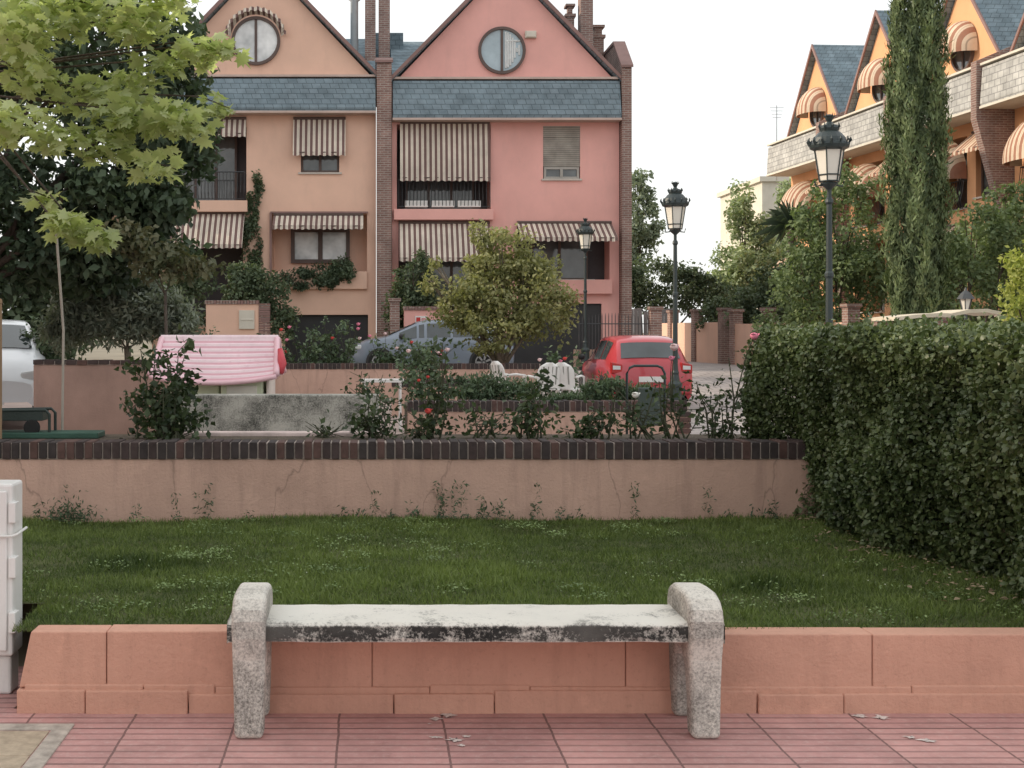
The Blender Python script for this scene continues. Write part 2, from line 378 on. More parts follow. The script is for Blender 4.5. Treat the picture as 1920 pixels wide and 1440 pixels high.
for b in [(-.6,.41,.27,.345),(-.6,.41,-.42,-.345),(.335,.41,-.345,.27)]: mb.box(b[0],b[1],b[2],b[3],-.01,.007)
mb.obj('cover_frame',M('grey_cover_frame',(.42,.37,.32),var=.35,scale=12),e,bevel=.004)
mb=MB()
for i in range(3):
    for j in range(2): mb.box(-.6+.312*i,-.6+.312*i+.305,-.34+.302*j,-.34+.302*j+.296,-.01,.004)
mb.obj('cover_plate',M('tan_cover_tile',(.42,.34,.25),var=.25,scale=14),e,bevel=.003)
mb=MB(); mb.box(-14,3.88,9.9,27,-.1,.2)
struct(mb.obj('terrace',M('terrace_paving',(.36,.28,.25),var=.2,scale=2)))
mb=MB(); mb.box(-14,3.1,9.06,9.9,.1,.80); struct(mb.obj('flower_bed_soil',SOIL))

# lawn
LX0,LX1,LY0,LY1=-2.9,4.7,5.49,8.83
mb=MB(); nx,ny=60,30
def lz(x,y): return .298+.012*math.sin(x*2.3+y)+.01*math.sin(y*3.1-x*1.7)
vs=[(LX0+(LX1-LX0)*i/nx,LY0+(LY1-LY0)*j/ny,lz(LX0+(LX1-LX0)*i/nx,LY0+(LY1-LY0)*j/ny)) for j in range(ny+1) for i in range(nx+1)]
mb.add(vs,[(j*(nx+1)+i,j*(nx+1)+i+1,(j+1)*(nx+1)+i+1,(j+1)*(nx+1)+i) for j in range(ny) for i in range(nx) if not (i<11 and j<5)])
struct(mb.obj('lawn_ground',M('lawn_soil',(.08,.09,.03),var=.4,scale=6,bs=50,bst=1),smooth=True))
n=300000
gx=LX0+(LX1-LX0)*R.random(n); gy=LY0-.03+(LY1-LY0+.02)*R.random(n)**1.1
def lown(x,y,f,p): return (np.sin(x*f+p)+np.sin(y*f*1.3+p*2)+np.sin((x+y)*f*.7+p*3)+np.sin((x-y*1.7)*f*1.9+p))/4
patch=lown(gx,gy,2.1,1.3)*.6+lown(gx,gy,6.5,4)*.55+lown(gx,gy,17,2)*.5
holes=np.zeros(n)
for (hx,hy,hr) in [(2.05,6.6,.17),(-1.35,7.2,.2)]:
    holes=np.maximum(holes,np.exp(-(((gx-hx)/(hr*1.3))**2+((gy-hy)/hr)**2)))
gzv=.298+.012*np.sin(gx*2.3+gy)+.01*np.sin(gy*3.1-gx*1.7)
thin=lown(gx,gy,3.3,7)+.6*lown(gx,gy,11,3)
keep=(R.random(n)<np.clip(1.0-.65*np.clip(thin,0,1),.25,1)) & ~((gx<-1.52)&(gy<6.06))
gx,gy,gzv,patch,holes=gx[keep],gy[keep],gzv[keep],patch[keep],holes[keep]; n=len(gx)
val=np.clip(.46+.42*patch+.6*(R.random(n)-.5)-.5*holes,0,1)
grass=scatter('lawn_grass',np.c_[gx,gy,gzv],.032+.016*patch+.03*holes,(np.array([(-.08,0,0),(.08,0,0),(0,1,.25)]),[(0,1,2)]),GRASS,up=0,axis=(0,0,.6),val=val)
grass['kind']='stuff'
cx_=[];cv_=[]
for i in range(90):
    x=random.uniform(-2.2,3.0);y=random.uniform(5.7,8.7); k=random.randint(25,90); r=random.uniform(.03,.11)
    if i<8: x,y=-.85+random.uniform(-.25,.25),7.3+random.uniform(-.15,.15)
    if x<-1.5 and y<6.1: continue
    cx_.append(np.c_[x+R.normal(size=k)*r,y+R.normal(size=k)*r,np.full(k,.325)+R.random(k)*.02]); cv_.append(np.full(k,random.uniform(.3,1)))
cl=scatter('lawn_clover',np.vstack(cx_),.016,T_LEAF,leafmat('clover_leaf',(.07,.12,.04),(.26,.35,.14),.25),up=2,val=np.concatenate(cv_)); cl['kind']='stuff'
w=[];wv=[]
for i in range(60):
    x=random.uniform(-2.5,2.8) if i>22 else random.uniform(-.25,1.4); y=8.78-random.random()*.05; h=random.choice([.05,.07,.1,.14,.24])*random.uniform(.7,1.1)
    k=int(10+h*150); zz=R.random(k)*h
    w.append(np.c_[x+R.normal(size=k)*.014,y-np.abs(R.normal(size=k))*.012,.31+zz]); wv.append(.1+.5*R.random(k))
k=500; w.append(np.c_[-2.03+R.normal(size=k)*.08,8.72+R.normal(size=k)*.03,.31+np.abs(R.normal(size=k))*.06]); wv.append(.2+.3*R.random(k))
weeds=scatter('wall_weeds',np.vstack(w),.03,T_NARROW,LEAFRM,up=.2,val=np.concatenate(wv)); weeds['kind']='stuff'
k=320; dl=scatter('fallen_leaves',np.c_[3.02+R.normal(size=k)*.16,5.9+R.random(k)*2.9,.335+R.random(k)*.02],.03,T_LEAF,leafmat('dead_leaf',(.14,.10,.06),(.4,.31,.2),.2),up=3); dl['kind']='stuff'
k=110; fl=scatter('lawn_clover_flowers',np.c_[-1.4+5*R.random(k),5.6+3.0*R.random(k),np.full(k,.345)],.009,T_LEAF,leafmat('clover_flower',(.5,.55,.4),(.7,.7,.6),.2),up=3); fl['kind']='stuff'

# ------------------------------------------------------------------ front low wall
mb=MB()
def slab(x0,x1,z1,y0=5.37,sl=0):
    z0=.103
    mb.prism_y([(x0-sl,z0),(x1,z0),(x1,z1),(x0,z1)],y0,y0+.13)
slab(-1.415,-1.099,.337,5.372,.05); slab(-1.095,.016,.34,5.368); slab(.018,1.080,.331,5.370); slab(1.082,2.114,.328,5.368); slab(2.118,3.2,.326,5.371); slab(3.204,4.3,.328,5.369); slab(4.304,5.4,.328,5.371)
x=-1.47
for wd in [.29,.43,.86,.42,1.1,.36,.82,.44,.6,.5,.6,.5]:
    mb.box(x,x+wd-.004,5.346+random.uniform(-.006,.006),5.49,-.02,.092+random.uniform(-.014,.006)); x+=wd
x=-1.44
for wd in [.5,.3,.9,.42,.7,.9,.62,.9,.5,.6]:
    mb.box(x,x+wd-.002,5.362,5.48,.04,.118-random.random()*.012); x+=wd
mb.box(-1.40,5.4,5.42,5.485,0,.30)
tag(mb.obj('low_garden_wall',WALLF,bevel=.006,seg=2),'low salmon painted concrete block wall edging the lawn','wall')

# ------------------------------------------------------------------ walls with brick cap
def brickwall(name,label,x0,x1,y,z0,zt,th=.2,mat=WALLB,pitch=.063,bh=.118,endq=False):
    e=tag(empty(name,((x0+x1)/2,y,z0)),label,'wall'); ox=(x0+x1)/2
    mb=MB(); mb.box(x0-ox,x1-ox,0,th,0,zt-z0-bh-.006); mb.obj('wall_body',mat,e,bevel=.006)
    mb=MB(); mb.box(x0-ox+.005,x1-ox-.005,.0,th+.015,zt-z0-bh-.006,zt-z0-.010,3)
    x=x0-ox
    while x<x1-ox-.03:
        j=random.uniform(-.005,.005)
        mb.box(x,x+pitch-.011+random.uniform(-.002,.002),-.016+j,th+.03+j,zt-z0-bh+random.uniform(-.003,.003),zt-z0+random.uniform(-.006,.004),random.choice([0,0,1,2,2]))
        x+=pitch
    if endq:
        zz=0
        while zz<zt-z0-bh-.03:
            mb.box(x1-ox-.13,x1-ox+.012,-.014,th+.01,zz,zz+.052,random.choice([0,1,1])); zz+=.062
    mb.obj('brick_cap',BRK+[MORTAR],e,bevel=.003,seg=1)
    return e
brickwall('garden_wall','weathered salmon rendered wall with dark brick on edge cap behind lawn',-3.4,3.4,8.83,.2,.835)
brickwall('garden_wall','salmon planter wall with dark brick cap and brick corner',.45,3.62,14.4,.2,.81,endq=True)
brickwall('garden_wall','short salmon terrace wall with brick cap behind the roses',.39,2.0,21,.2,.8,pitch=.08)
brickwall('garden_wall','long salmon boundary wall with brick cap beside parked cars',-6.5,3.6,26.7,.1,.92,pitch=.09)
brickwall('garden_wall','brown rendered planter wall below the olive tree',-3.66,-2.2,14.0,.2,1.28,mat=M('brown_render',(.35,.23,.19),var=.2,dirt=.35,dirtcol=(.14,.10,.09)),bh=.05,pitch=.12)
mb=MB(); mb.box(.45,3.5,14.64,15.8,.2,.72); struct(mb.obj('planter_soil',SOIL))
mb=MB(); mb.box(-.92,.72,-.06,.06,-.05,.03); tag(mb.obj('stone_kerb',M('pale_kerb',(.62,.5,.47),var=.25,scale=5),loc=(-.62,9.78,.8),bevel=.01),'pale pink stone kerb strip in flower bed','kerb')
mb=MB(); mb.box(-.925,.925,-.1,.1,0,.8); tag(mb.obj('concrete_wall',CONC,loc=(-.82,12.1,.2),bevel=.015),'mossy grey concrete slab wall behind the rose bed','wall')

# ------------------------------------------------------------------ bench
b=tag(empty('park_bench',(.43,5.2,0)),'weathered white concrete bench with solid arm supports on tiled pavement','bench')
P=[(-.195,0),(-.19,.2),(-.195,.31),(-.215,.40),(-.213,.465),(-.195,.508),(-.155,.542),(-.09,.560),(.02,.560),(.12,.554),(.17,.534),(.2,.485),(.205,.40),(.195,.2),(.205,0),(.10,0),(.095,.18),(.075,.27),(.03,.315),(-.03,.315),(-.075,.27),(-.095,.18),(-.10,0)]
for x0,x1 in ((-.965,-.83),(.828,.962)):
    mb=MB(); mb.prism_x(P[::-1],x0,x1)
    cx=(x0+x1)/2
    mb.v=[(cx+(x-cx)*(.84+.16*min(1,z/.42)),y,z) for x,y,z in mb.v]
    mb.obj('leg',BENCHW,b,bevel=.022,seg=4)
mb=MB()
nn_=24; prof=[(-.165,.374),(-.168,.393),(-.166,.438),(-.15,.451),(.15,.456),(.165,.446),(.165,.374)]
vs=[]
for i in range(nn_+1):
    x=-.985+1.957*i/nn_
    for (y,z) in prof: vs.append((x,y+random.uniform(-.0025,.0025)*(y<0),z+random.uniform(-.002,.002)))
k=len(prof)
mb.add(vs,[(i*k+j,(i+1)*k+j,(i+1)*k+(j+1)%k,i*k+(j+1)%k)[::-1] for i in range(nn_) for j in range(k)]+[tuple(range(k)),tuple(nn_*k+j for j in range(k))[::-1]])
mb.obj('seat',BENCHS,b,bevel=.005,seg=2)

# ------------------------------------------------------------------ cabinet
c=tag(empty('utility_cabinet',(-1.735,5.62,0)),'white plastic meter cabinet with strap beside the low wall','utility cabinet')
mb=MB(); mb.box(-.2,.165,0.01,.14,.0,.17); mb.box(-.2,.18,-.02,.15,.175,.93); mb.obj('cabinet_body',WHITEP,c,bevel=.012)
mb=MB(); mb.box(-.2,.158,-.034,-.022,.2,.9); mb.obj('door',WHITEP,c,bevel=.008)
for z in (.28,.52,.76):
    mb=MB(); mb.box(.165,.196,-.036,.03,z,z+.09); mb.obj('hinge',WHITEP,c,bevel=.004)
mb=MB(); mb.tube([(-.2,-.045,.70),(.18,-.045,.705),(.20,-.03,.71),(.19,.17,.71)],.006,6); mb.obj('strap',M('white_cord',(.75,.75,.72)),c)
g=tag(empty('garden_trolley',(-2.5,9.6,.8)),'dark green metal garden trolley resting behind brick capped wall','garden trolley')
GRN=M('dark_green_paint',(.04,.095,.07),rough=.5,var=.2,scale=5,dirt=.2)
mb=MB(); mb.box(-.5,.5,-.12,.14,.0,.045); mb.box(-.5,.5,-.1,.12,-.05,-.002); mb.obj('tray',GRN,g,bevel=.008)
mb=MB(); mb.tube([(-.5,-.08,.2),(.1,-.08,.21),(.13,-.08,.18),(.13,-.08,.03)],.012,8); mb.tube([(-.5,.1,.2),(.1,.1,.21),(.13,.1,.18),(.13,.1,.03)],.012,8)
mb.box(-.5,.08,-.085,.105,.13,.2); mb.obj('handle',M('dark_tube',(.03,.045,.04),rough=.4),g,bevel=.006)
for x in (-.28,0):
    mb=MB(); mb.disc_y(x,.08,.06,-.1,-.06); mb.obj('wheel',RUBBER,g,bevel=.01)
mb=MB(); mb.tube([(0,0,0),(.01,0,.8),(-.045,0,1.55)],.010,8); mb.lathe([(.02,0),(.02,.02),(.012,.03)],n=8)
tag(mb.obj('support_pole',M('galvanised_pole',(.4,.36,.31),rough=.5),loc=(-2.33,9.75,.8)),'thin leaning metal stake standing in flower bed','pole')
mb=MB(); mb.tube([(0,0,0),(0,0,1.5)],.03,10); mb.lathe([(.035,1.5),(.03,1.53),(.0,1.54)],n=10)
tag(mb.obj('wooden_post',M('tan_wood',(.3,.2,.12)),loc=(-2.69,9.3,.3)),'tan wooden post beside brick capped wall','post')

# ------------------------------------------------------------------ hedge
def hedge():
    h=tag(empty('hedge',(3.8,7.6,.3)),'tall clipped evergreen privet hedge along the lawn','hedge')
    n=112000; y=5.4+4.2*R.random(n); z=R.random(n)*1.32
    bul=.07*np.sin(y*3.1)+.05*np.sin(z*6+y*2)+.04*np.sin(y*9+z*4)+.035*np.sin(y*17-z*13)
    fx=2.96+(9.6-y)*.045-.12*np.clip(z/1.3,0,1)+bul
    depth=np.abs(R.normal(size=n))*.085-(R.random(n)<.03)*R.random(n)*.07
    x=fx+depth+np.clip(z-1.22,0,1)*.8
    gap=lown(y*1.0,z*1.6,8.3,1.1)
    keep=(R.random(n)< (.4+ z*1.0)*np.clip(1.15-1.1*np.clip(gap-.25,0,1),.3,1.2))
    A=np.c_[x,y,z+.3][keep]
    m=30000; x2=2.9+2.2*R.random(m); y2=5.4+4.25*R.random(m); z2=1.595+.025*np.sin(x2*5+y2*4)+.025*np.sin(y2*11)-np.abs(R.normal(size=m))*.05+ (R.random(m)<.08)*R.random(m)*.09
    B=np.c_[x2,y2,z2]
    m=12000; C=np.c_[2.85+1.8*R.random(m),9.6+np.abs(R.normal(size=m))*-.05,.3+1.3*R.random(m)]
    Pp=np.vstack([A,B,C])
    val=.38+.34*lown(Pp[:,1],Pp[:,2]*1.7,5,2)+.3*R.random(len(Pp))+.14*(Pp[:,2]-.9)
    Pp=Pp-np.array([3.8,7.6,.3])
    out=np.zeros_like(Pp); out[:,0]=-.4
    scatter('foliage',Pp,.031,(np.array([(0,0,0),(.33,.4,.1),(.2,.85,.04),(0,1,-.04),(-.2,.85,.04),(-.33,.4,.1)]),[(0,1,5),(1,2,4),(1,4,5),(2,3,4)]),LEAFH,h,val=val,out=out,up=.5)
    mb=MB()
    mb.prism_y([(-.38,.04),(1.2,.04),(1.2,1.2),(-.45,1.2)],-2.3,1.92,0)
    mb.obj('inner_shade_core',M('hedge_shadow_core',(.014,.018,.009),var=.5,scale=12,bs=20,bst=1),h)  # solid dark core blocks see-through, stands in for shade between branches
    mb=MB()
    for i in range(420):
        y=random.uniform(-2.1,1.95); z=random.uniform(-.02,.95); x0=-.64+(1.9-y)*.045-.03
        mb.tube([(x0+.14,y,z),(x0,y+random.uniform(-.1,.1),z+.15),(x0-.07+random.uniform(-.04,.04),y+random.uniform(-.15,.15),z+.32)],[.006,.004,.002],4)
    mb.obj('twigs',M('hedge_twig',(.26,.2,.15)),h)
hedge()

# ------------------------------------------------------------------ rose bushes
def flower(parent,p,r,mat):
    mb=MB()
    for k in range(9):
        a=k*2.4; rr=r*(.25+.075*k)
        mb.add([(p[0]+rr*.3*math.cos(a),p[1]+rr*.3*math.sin(a),p[2]-r*.4),(p[0]+rr*math.cos(a-.5),p[1]+rr*math.sin(a-.5),p[2]+r*.35),(p[0]+rr*1.15*math.cos(a),p[1]+rr*1.15*math.sin(a),p[2]+r*.5),(p[0]+rr*math.cos(a+.5),p[1]+rr*math.sin(a+.5),p[2]+r*.35)],[(0,1,2,3)])
    mb.lathe([(r*.1,-r*.6),(r*.55,-r*.3),(r*.7,.1*r),(r*.5,r*.5),(.001,r*.6)],p,8)
    mb.obj('flower',mat,parent,smooth=True)
FP=M('pink_petal',(.78,.25,.36),bst=0); FC=M('pale_pink_petal',(.85,.62,.62),bst=0); FR=M('red_petal',(.65,.08,.07),bst=0); FW=M('white_petal',(.85,.83,.78),bst=0)
STEM=M('green_stem',(.07,.075,.045),var=.3)
def rose(loc,w,h,nl,flowers=(),leaf=.05,label=None,mat=LEAFR,base=.3,low=.1):
    e=tag(empty('rose_bush',loc),label or 'sparse dark green rose bush growing behind brick capped wall','rose bush','rose bushes in the flower beds')
    mb=MB(); P=[];V=[]
    ns=max(4,int(4+w*10))
    for i in range(ns):
        a=random.uniform(0,6.28); r=random.uniform(.1,1)*w*.5; hh=h*random.choice([random.uniform(.3,.6),random.uniform(.6,1)])
        bx=random.uniform(-1,1)*w*base
        p0=Vector((bx,random.uniform(-.04,.04),0)); p1=Vector((bx*.7+r*.35*math.cos(a)+random.uniform(-.05,.05),r*.3*math.sin(a),hh*.5)); p2=Vector((bx*.5+r*math.cos(a),r*.7*math.sin(a),hh))
        mb.tube([p0,p1,p2],[.008,.006,.003],5)
        k=int(nl/ns/5)
        for q in range(4):
            t=random.uniform(0,1); src=(p0.lerp(p1,low+t*2*(1-low)) if t<.5 else p1.lerp(p2,t*2-1)); b1=src+Vector((random.uniform(-.13,.13),random.uniform(-.1,.1),random.uniform(-.04,.10)))
            mb.tube([src,b1],[.004,.002],4)
            P.append(np.array(b1)+R.normal(size=(k,3))*.04); V.append(np.full(k,random.uniform(.1,.85)))
        t=R.random(k)**.6
        P.append(np.array(p1)[None]*(1-t)[:,None]+np.array(p2)[None]*t[:,None]+R.normal(size=(k,3))*.04); V.append(np.full(k,.5))
    mb.obj('stems',STEM,e)
    scatter('foliage',np.vstack(P),leaf,T_LEAF,mat,e,val=np.concatenate(V))
    for (dx,dz,r,m) in flowers:
        mb=MB(); mb.tube([(dx*.5,0,dz*.4),(dx*.8,-.05,dz*.8),(dx,-.12,dz)],[.006,.004,.003],4); mb.obj('flower_stem',STEM,e)
        flower(e,(dx,-.12,dz),r,m)
rose((-1.55,9.5,.8),.55,.76,900,[],leaf=.062,label='dense dark rose bush beside the brown planter wall')
rose((-1.40,9.3,.8),.45,.40,420,leaf=.055)
rose((.06,9.5,.8),.42,.40,330)
rose((.50,9.5,.8),.26,.78,380,[(-.06,.21,.036,FR),(.08,.66,.025,FC)])
rose((.36,9.4,.8),.16,.22,110)
rose((-.34,9.6,.8),.3,.1,60)
rose((.86,9.55,.8),.35,.2,130)
rose((1.20,9.5,.8),.30,.44,360,leaf=.055)
rose((1.63,9.5,.8),.24,.26,260,leaf=.055)
rose((1.95,9.45,.8),.4,.42,150,[(0,.33,.04,FW)],base=.45)
rose((2.25,9.4,.8),.3,.55,120,[(-.03,.68,.045,FC),(-.05,.60,.03,FP)])
rose((2.60,9.4,.8),.5,.66,240,[(.2,.76,.045,FP)],base=.2)
rose((.02,12.6,.8),.5,.42,160)
for (x,y,z,w,h) in [(.7,15,.72,.8,.5),(-1.3,27.3,.6,1.4,1.1),(-.6,27.2,.6,1.1,1.3),(.4,27.4,.6,1.2,.9),(1.2,27.3,.6,1.0,.8),(-4.6,19,.9,1.2,.9),(3.6,24,.4,1.0,.9),(.9,21.5,.7,.9,.7),(-2.2,27.3,.6,1.4,.9),(-3.4,27.3,.6,1.4,1.0)]:
    rose((x,y,z),w,h,int(700*w),[(random.uniform(-.4,.4)*w,h*random.uniform(.6,1.05),.055 if y>18 else .03,random.choice([FP,FC,FR])) for q in range(3)],leaf=.09 if y>18 else .055,label='leafy rose bush with small blooms behind terrace wall',mat=LEAFRM)
for (x,w,h) in [(1.3,.45,.38),(1.65,.5,.3),(2.85,.42,.32),(3.2,.35,.26),(2.3,.5,.14)]:
    e=tag(empty('rosemary_shrub',(x,15.1,.7)),'feathery green rosemary shrub filling brick capped planter','shrub')
    mb=MB()
    for i in range(14):
        a=random.uniform(0,6.28); mb.tube([(0,0,0),(w*.3*math.cos(a),w*.3*math.sin(a),h*.6),(w*.6*math.cos(a),w*.5*math.sin(a),h*random.uniform(.7,1.1))],[.008,.005,.003],4)
    mb.obj('stems',STEM,e)
    P_,V_,O_=crownpts([(0,0,h*.5,w*.8,w*.6,h*.55,2000)],K=18,spread=.35)
    scatter('foliage',P_,.06,T_NARROW,LEAFRM,e,val=V_,out=O_,axis=(0,0,.6))

# ------------------------------------------------------------------ playhouse
p=tag(empty('playhouse',(-1.47,13,.2)),'pink roofed plastic toy playhouse with pale green walls','playhouse')
PKP=M('pink_plastic',(.80,.64,.67),rough=.45,var=.1,scale=3,bst=.05,dirt=.6,dirtcol=(.66,.40,.46))
PKL=M('rose_pink_plastic',(.72,.42,.48),rough=.45,var=.1,scale=3,bst=.05)
def rp(t,s_=-1):  # bell-curved roof profile, t 0 eave .. 1 ridge
    y=.56-.52*t; z=.965+.345*(t**1.35*.45+t*.55)
    return (s_*y,z)
# wavy overhang: the eave sags in the middle, so build it as a curved grid with shallow ribs
nx_,nt_=24,32
def roofpt(i,j,s_,dz=0):
    u=i/nx_; t=j/nt_; y,z=rp(t,s_); x=-.62+1.17*u+.03*(1-t)*(2*u-1)
    sag=-.065*math.sin(math.pi*u)**.8*(1-t)**1.5
    rib=.010*math.cos(t*2*math.pi*8)
    return (x,y+rib*s_*.7,z+sag+rib*.7+dz)
mb=MB()
for s_ in (-1,1):
    top=[roofpt(i,j,s_) for j in range(nt_+1) for i in range(nx_+1)]; bot=[roofpt(i,j,s_,-.035) for j in range(nt_+1) for i in range(nx_+1)]
    k=(nx_+1)*(nt_+1); w_=nx_+1
    fs=[(j*w_+i,j*w_+i+1,(j+1)*w_+i+1,(j+1)*w_+i) for j in range(nt_) for i in range(nx_)]
    o0=len(mb.f); mb.add(top+bot,fs+[tuple(q+k for q in f[::-1]) for f in fs]+[(i,i+1,i+1+k,i+k) for i in range(nx_)]+[(j*w_,(j+1)*w_,(j+1)*w_+k,j*w_+k) for j in range(nt_)]+[(j*w_+nx_,(j+1)*w_+nx_,(j+1)*w_+nx_+k,j*w_+nx_+k) for j in range(nt_)])
    for j in range(nt_):
        if j%4==2:
            for i in range(nx_): mb.m[o0+j*nx_+i]=1
mb.tube([(-.63,0,1.315),(.56,0,1.315)],.045,10)
mb.obj('roof',[PKP,PKL],p)
mb=MB()
mb.tube([(lambda q:(q[0],q[1]-.01,q[2]-.015))(roofpt(i,0,-1)) for i in range(nx_+1)],.024,8)
for i in (0,nx_):
    mb.tube([roofpt(i,j,-1) for j in range(0,nt_+1,4)]+[roofpt(i,j,1) for j in range(nt_,-1,-4)],.03,8)
mb.obj('roof_trim',M('pale_pink_plastic',(.80,.52,.57),rough=.4,bst=.05),p,smooth=True)
mb=MB(); mb.box(-.5,.0,-.34,.36,0,.98); mb.box(.02,.44,-.42,.4,0,.93); mb.prism_x([(-.4,.95),(.4,.95),(0,1.25)],-.5,.46)
mb.obj('wall',M('pale_green_plastic',(.66,.72,.52),rough=.5,bst=.05),p,bevel=.02)
mb=MB(); mb.box(.08,.38,-.432,-.422,.45,.86); mb.obj('window',M('playhouse_window_frame',(.76,.74,.66),bst=0),p,bevel=.01)
mb=MB(); mb.box(.47,.5,-.42,.4,0,.96); mb.obj('side_wall',M('cream_pink_plastic',(.74,.66,.6),rough=.5,bst=.05),p,bevel=.01)
mb=MB(); mb.tube([(.6,-.35,1.22),(.625,-.40,1.08),(.61,-.44,.98)],[.025,.045,.03],8); mb.obj('red_handle',M('red_plastic',(.6,.08,.10),rough=.35),p,smooth=True)
def chair(loc,rz,label):
    e=tag(empty('plastic_chair',loc,rz),label,'chair','white plastic garden chairs')
    mb=MB(); vs=[];n=7; rows=9
    fs=[]
    for j in range(rows):
        t=j/(rows-1); z=.42+.45*t; w=.21*(1 if t<.6 else math.sqrt(max(.06,1-((t-.6)/.41)**2)))
        for i in range(n):
            s_=-1+2*i/(n-1); vs.append((w*s_,.2+.08*t-.05*s_*s_,z))
    for i in range(n-1):
        for j in range(rows-1):
            fs.append((j*n+i,j*n+i+1,(j+1)*n+i+1,(j+1)*n+i))
    k=len(vs); vs2=[(a,b_+.018,c_) for a,b_,c_ in vs]
    mb.add(vs+vs2,fs+[tuple(q+k for q in f[::-1]) for f in fs]+[(j*n,(j+1)*n,(j+1)*n+k,j*n+k) for j in range(rows-1)]+[(j*n+n-1,j*n+n-1+k,(j+1)*n+n-1+k,(j+1)*n+n-1) for j in range(rows-1)]+[((rows-1)*n+i,(rows-1)*n+i+1,(rows-1)*n+i+1+k,(rows-1)*n+i+k) for i in range(n-1)])
    for i in range(4): x=-.12+.08*i; mb.prism_x([(.19,.5),(.225,.5),(.285,.8),(.25,.8)][::-1],x-.009,x+.009,1)
    mb.obj('backrest',[WHITEP,M('slot_shade',(.3,.3,.28),bst=0)],e)
    mb=MB(); mb.box(-.22,.22,-.24,.2,.40,.43); mb.obj('seat',WHITEP,e,bevel=.012)
    for sx in (-1,1):
        mb=MB(); mb.tube([(sx*.24,.22,.62),(sx*.27,.0,.64),(sx*.26,-.2,.62),(sx*.25,-.24,.42)],.02,8); mb.obj('armrest',WHITEP,e,smooth=True)
        for sy in (-1,1):
            mb=MB(); mb.tube([(sx*.2,sy*.2,.41),(sx*.25,sy*.25,0)],[.025,.018],8); mb.obj('leg',WHITEP,e)
chair((2.95,21.6,.2),math.radians(200),'white plastic garden chair with rounded backrest on terrace')
chair((3.35,21.7,.2),math.radians(155),'white plastic garden chair with rounded backrest on terrace')
chair((2.45,22.6,.2),math.radians(120),'white plastic garden chair turned sideways on terrace')
mb=MB(); mb.box(-.3,.3,-.2,.2,.68,.72)
for sx in (-.25,.25):
    for sy in (-.15,.15): mb.tube([(sx,sy,.69),(sx,sy,0)],.02,6)
tag(mb.obj('plastic_table',WHITEP,loc=(.2,18,.2)),'small white plastic table on terrace','table')
e=tag(empty('litter_bin',(2.93,13.5,.2)),'slim dark green litter bin panel hung on hoop frame','litter bin')
mb=MB(); pts=[(-.2,0,0),(-.2,0,.95),(-.17,0,1.01),(-.12,0,1.03),(.12,0,1.03),(.17,0,1.01),(.2,0,.95),(.2,0,0)]; mb.tube(pts,.014,8); mb.obj('frame',LAMPG,e,smooth=True)
mb=MB(); mb.prism_x([(-.04,.40),(-.06,.80),(.03,.80),(.03,.40)][::-1],-.08,.17); mb.obj('bin_body',M('bin_green',(.06,.08,.072),rough=.7,dirt=.3),e,bevel=.012)

# ------------------------------------------------------------------ street lamps
def lamp(loc,H,label):
    e=tag(empty('street_lamp',loc),label,'street lamp','classic lantern street lamps'); k=H/4.5
    mb=MB(); mb.lathe([(.17,0),(.17,.1),(.13,.14),(.12,.55),(.14,.58),(.14,.62),(.09,.68),(.07,.8),(.075,.84),(.06,.88),(.052,1.0),(.045,2.3),(.06,2.33),(.06,2.37),(.043,2.4),(.036,3.3),(.055,3.33),(.05,3.37),(.03,3.40),(.03,3.5),(.06,3.53),(.12,3.58),(.10,3.6)],n=14)
    mb.obj('post',LAMPG,e)
    mb=MB(); mb.lathe([(.125,3.61),(.195,4.04)],n=6); mb.obj('lantern_glass',MILK,e)
    mb=MB()
    for j in range(6):
        a=2*math.pi*j/6; mb.tube([(.13*math.cos(a),.13*math.sin(a),3.60),(.202*math.cos(a),.202*math.sin(a),4.05)],.010,5)
        a2=2*math.pi*(j+1)/6
        for r,z in ((.13,3.615),(.202,4.04),(.146,3.70)): mb.tube([(r*math.cos(a),r*math.sin(a),z),(r*math.cos(a2),r*math.sin(a2),z)],.010,5)
    for s_ in (-1,1): mb.tube([(s_*.1,0,3.56),(s_*.18,0,3.55),(s_*.2,0,3.62)],.012,6)
    mb.obj('lantern_frame',LAMPG,e)
    mb=MB(); mb.lathe([(.19,4.03),(.25,4.06),(.262,4.1),(.25,4.13),(.23,4.14),(.21,4.2),(.15,4.27),(.12,4.29),(.13,4.33),(.11,4.37),(.05,4.39),(.03,4.42),(.045,4.45),(.06,4.5),(.03,4.52)],n=18)
    for j in range(14):
        a=2*math.pi*j/14; c_,s_=math.cos(a),math.sin(a)
        mb.tube([(.245*c_,.245*s_,4.10),(.28*c_,.28*s_,4.16),(.27*c_,.27*s_,4.20)],[.022,.018,.006],5)
    for j in range(8):
        a=2*math.pi*j/8; c_,s_=math.cos(a),math.sin(a)
        mb.tube([(.115*c_,.115*s_,4.31),(.14*c_,.14*s_,4.36),(.13*c_,.13*s_,4.40)],[.016,.014,.004],5)
    for j in range(5):
        a=2*math.pi*j/5; c_,s_=math.cos(a),math.sin(a)
        mb.tube([(.03*c_,.03*s_,4.46),(.07*c_,.07*s_,4.50),(.07*c_,.07*s_,4.54)],[.012,.01,.003],4)
    mb.obj('lantern_cap',LAMPG,e)
    e.scale=(k,k,k)
lamp((6.27,17.4,0),4.52,'tall dark green street lamp with crowned lantern behind hedge')
lamp((5.76,24.0,0),4.37,'dark green street lamp with crowned lantern beside red car')
lamp((6.28,37.0,.45),4.38,'dark green street lamp with crowned lantern before pink house')

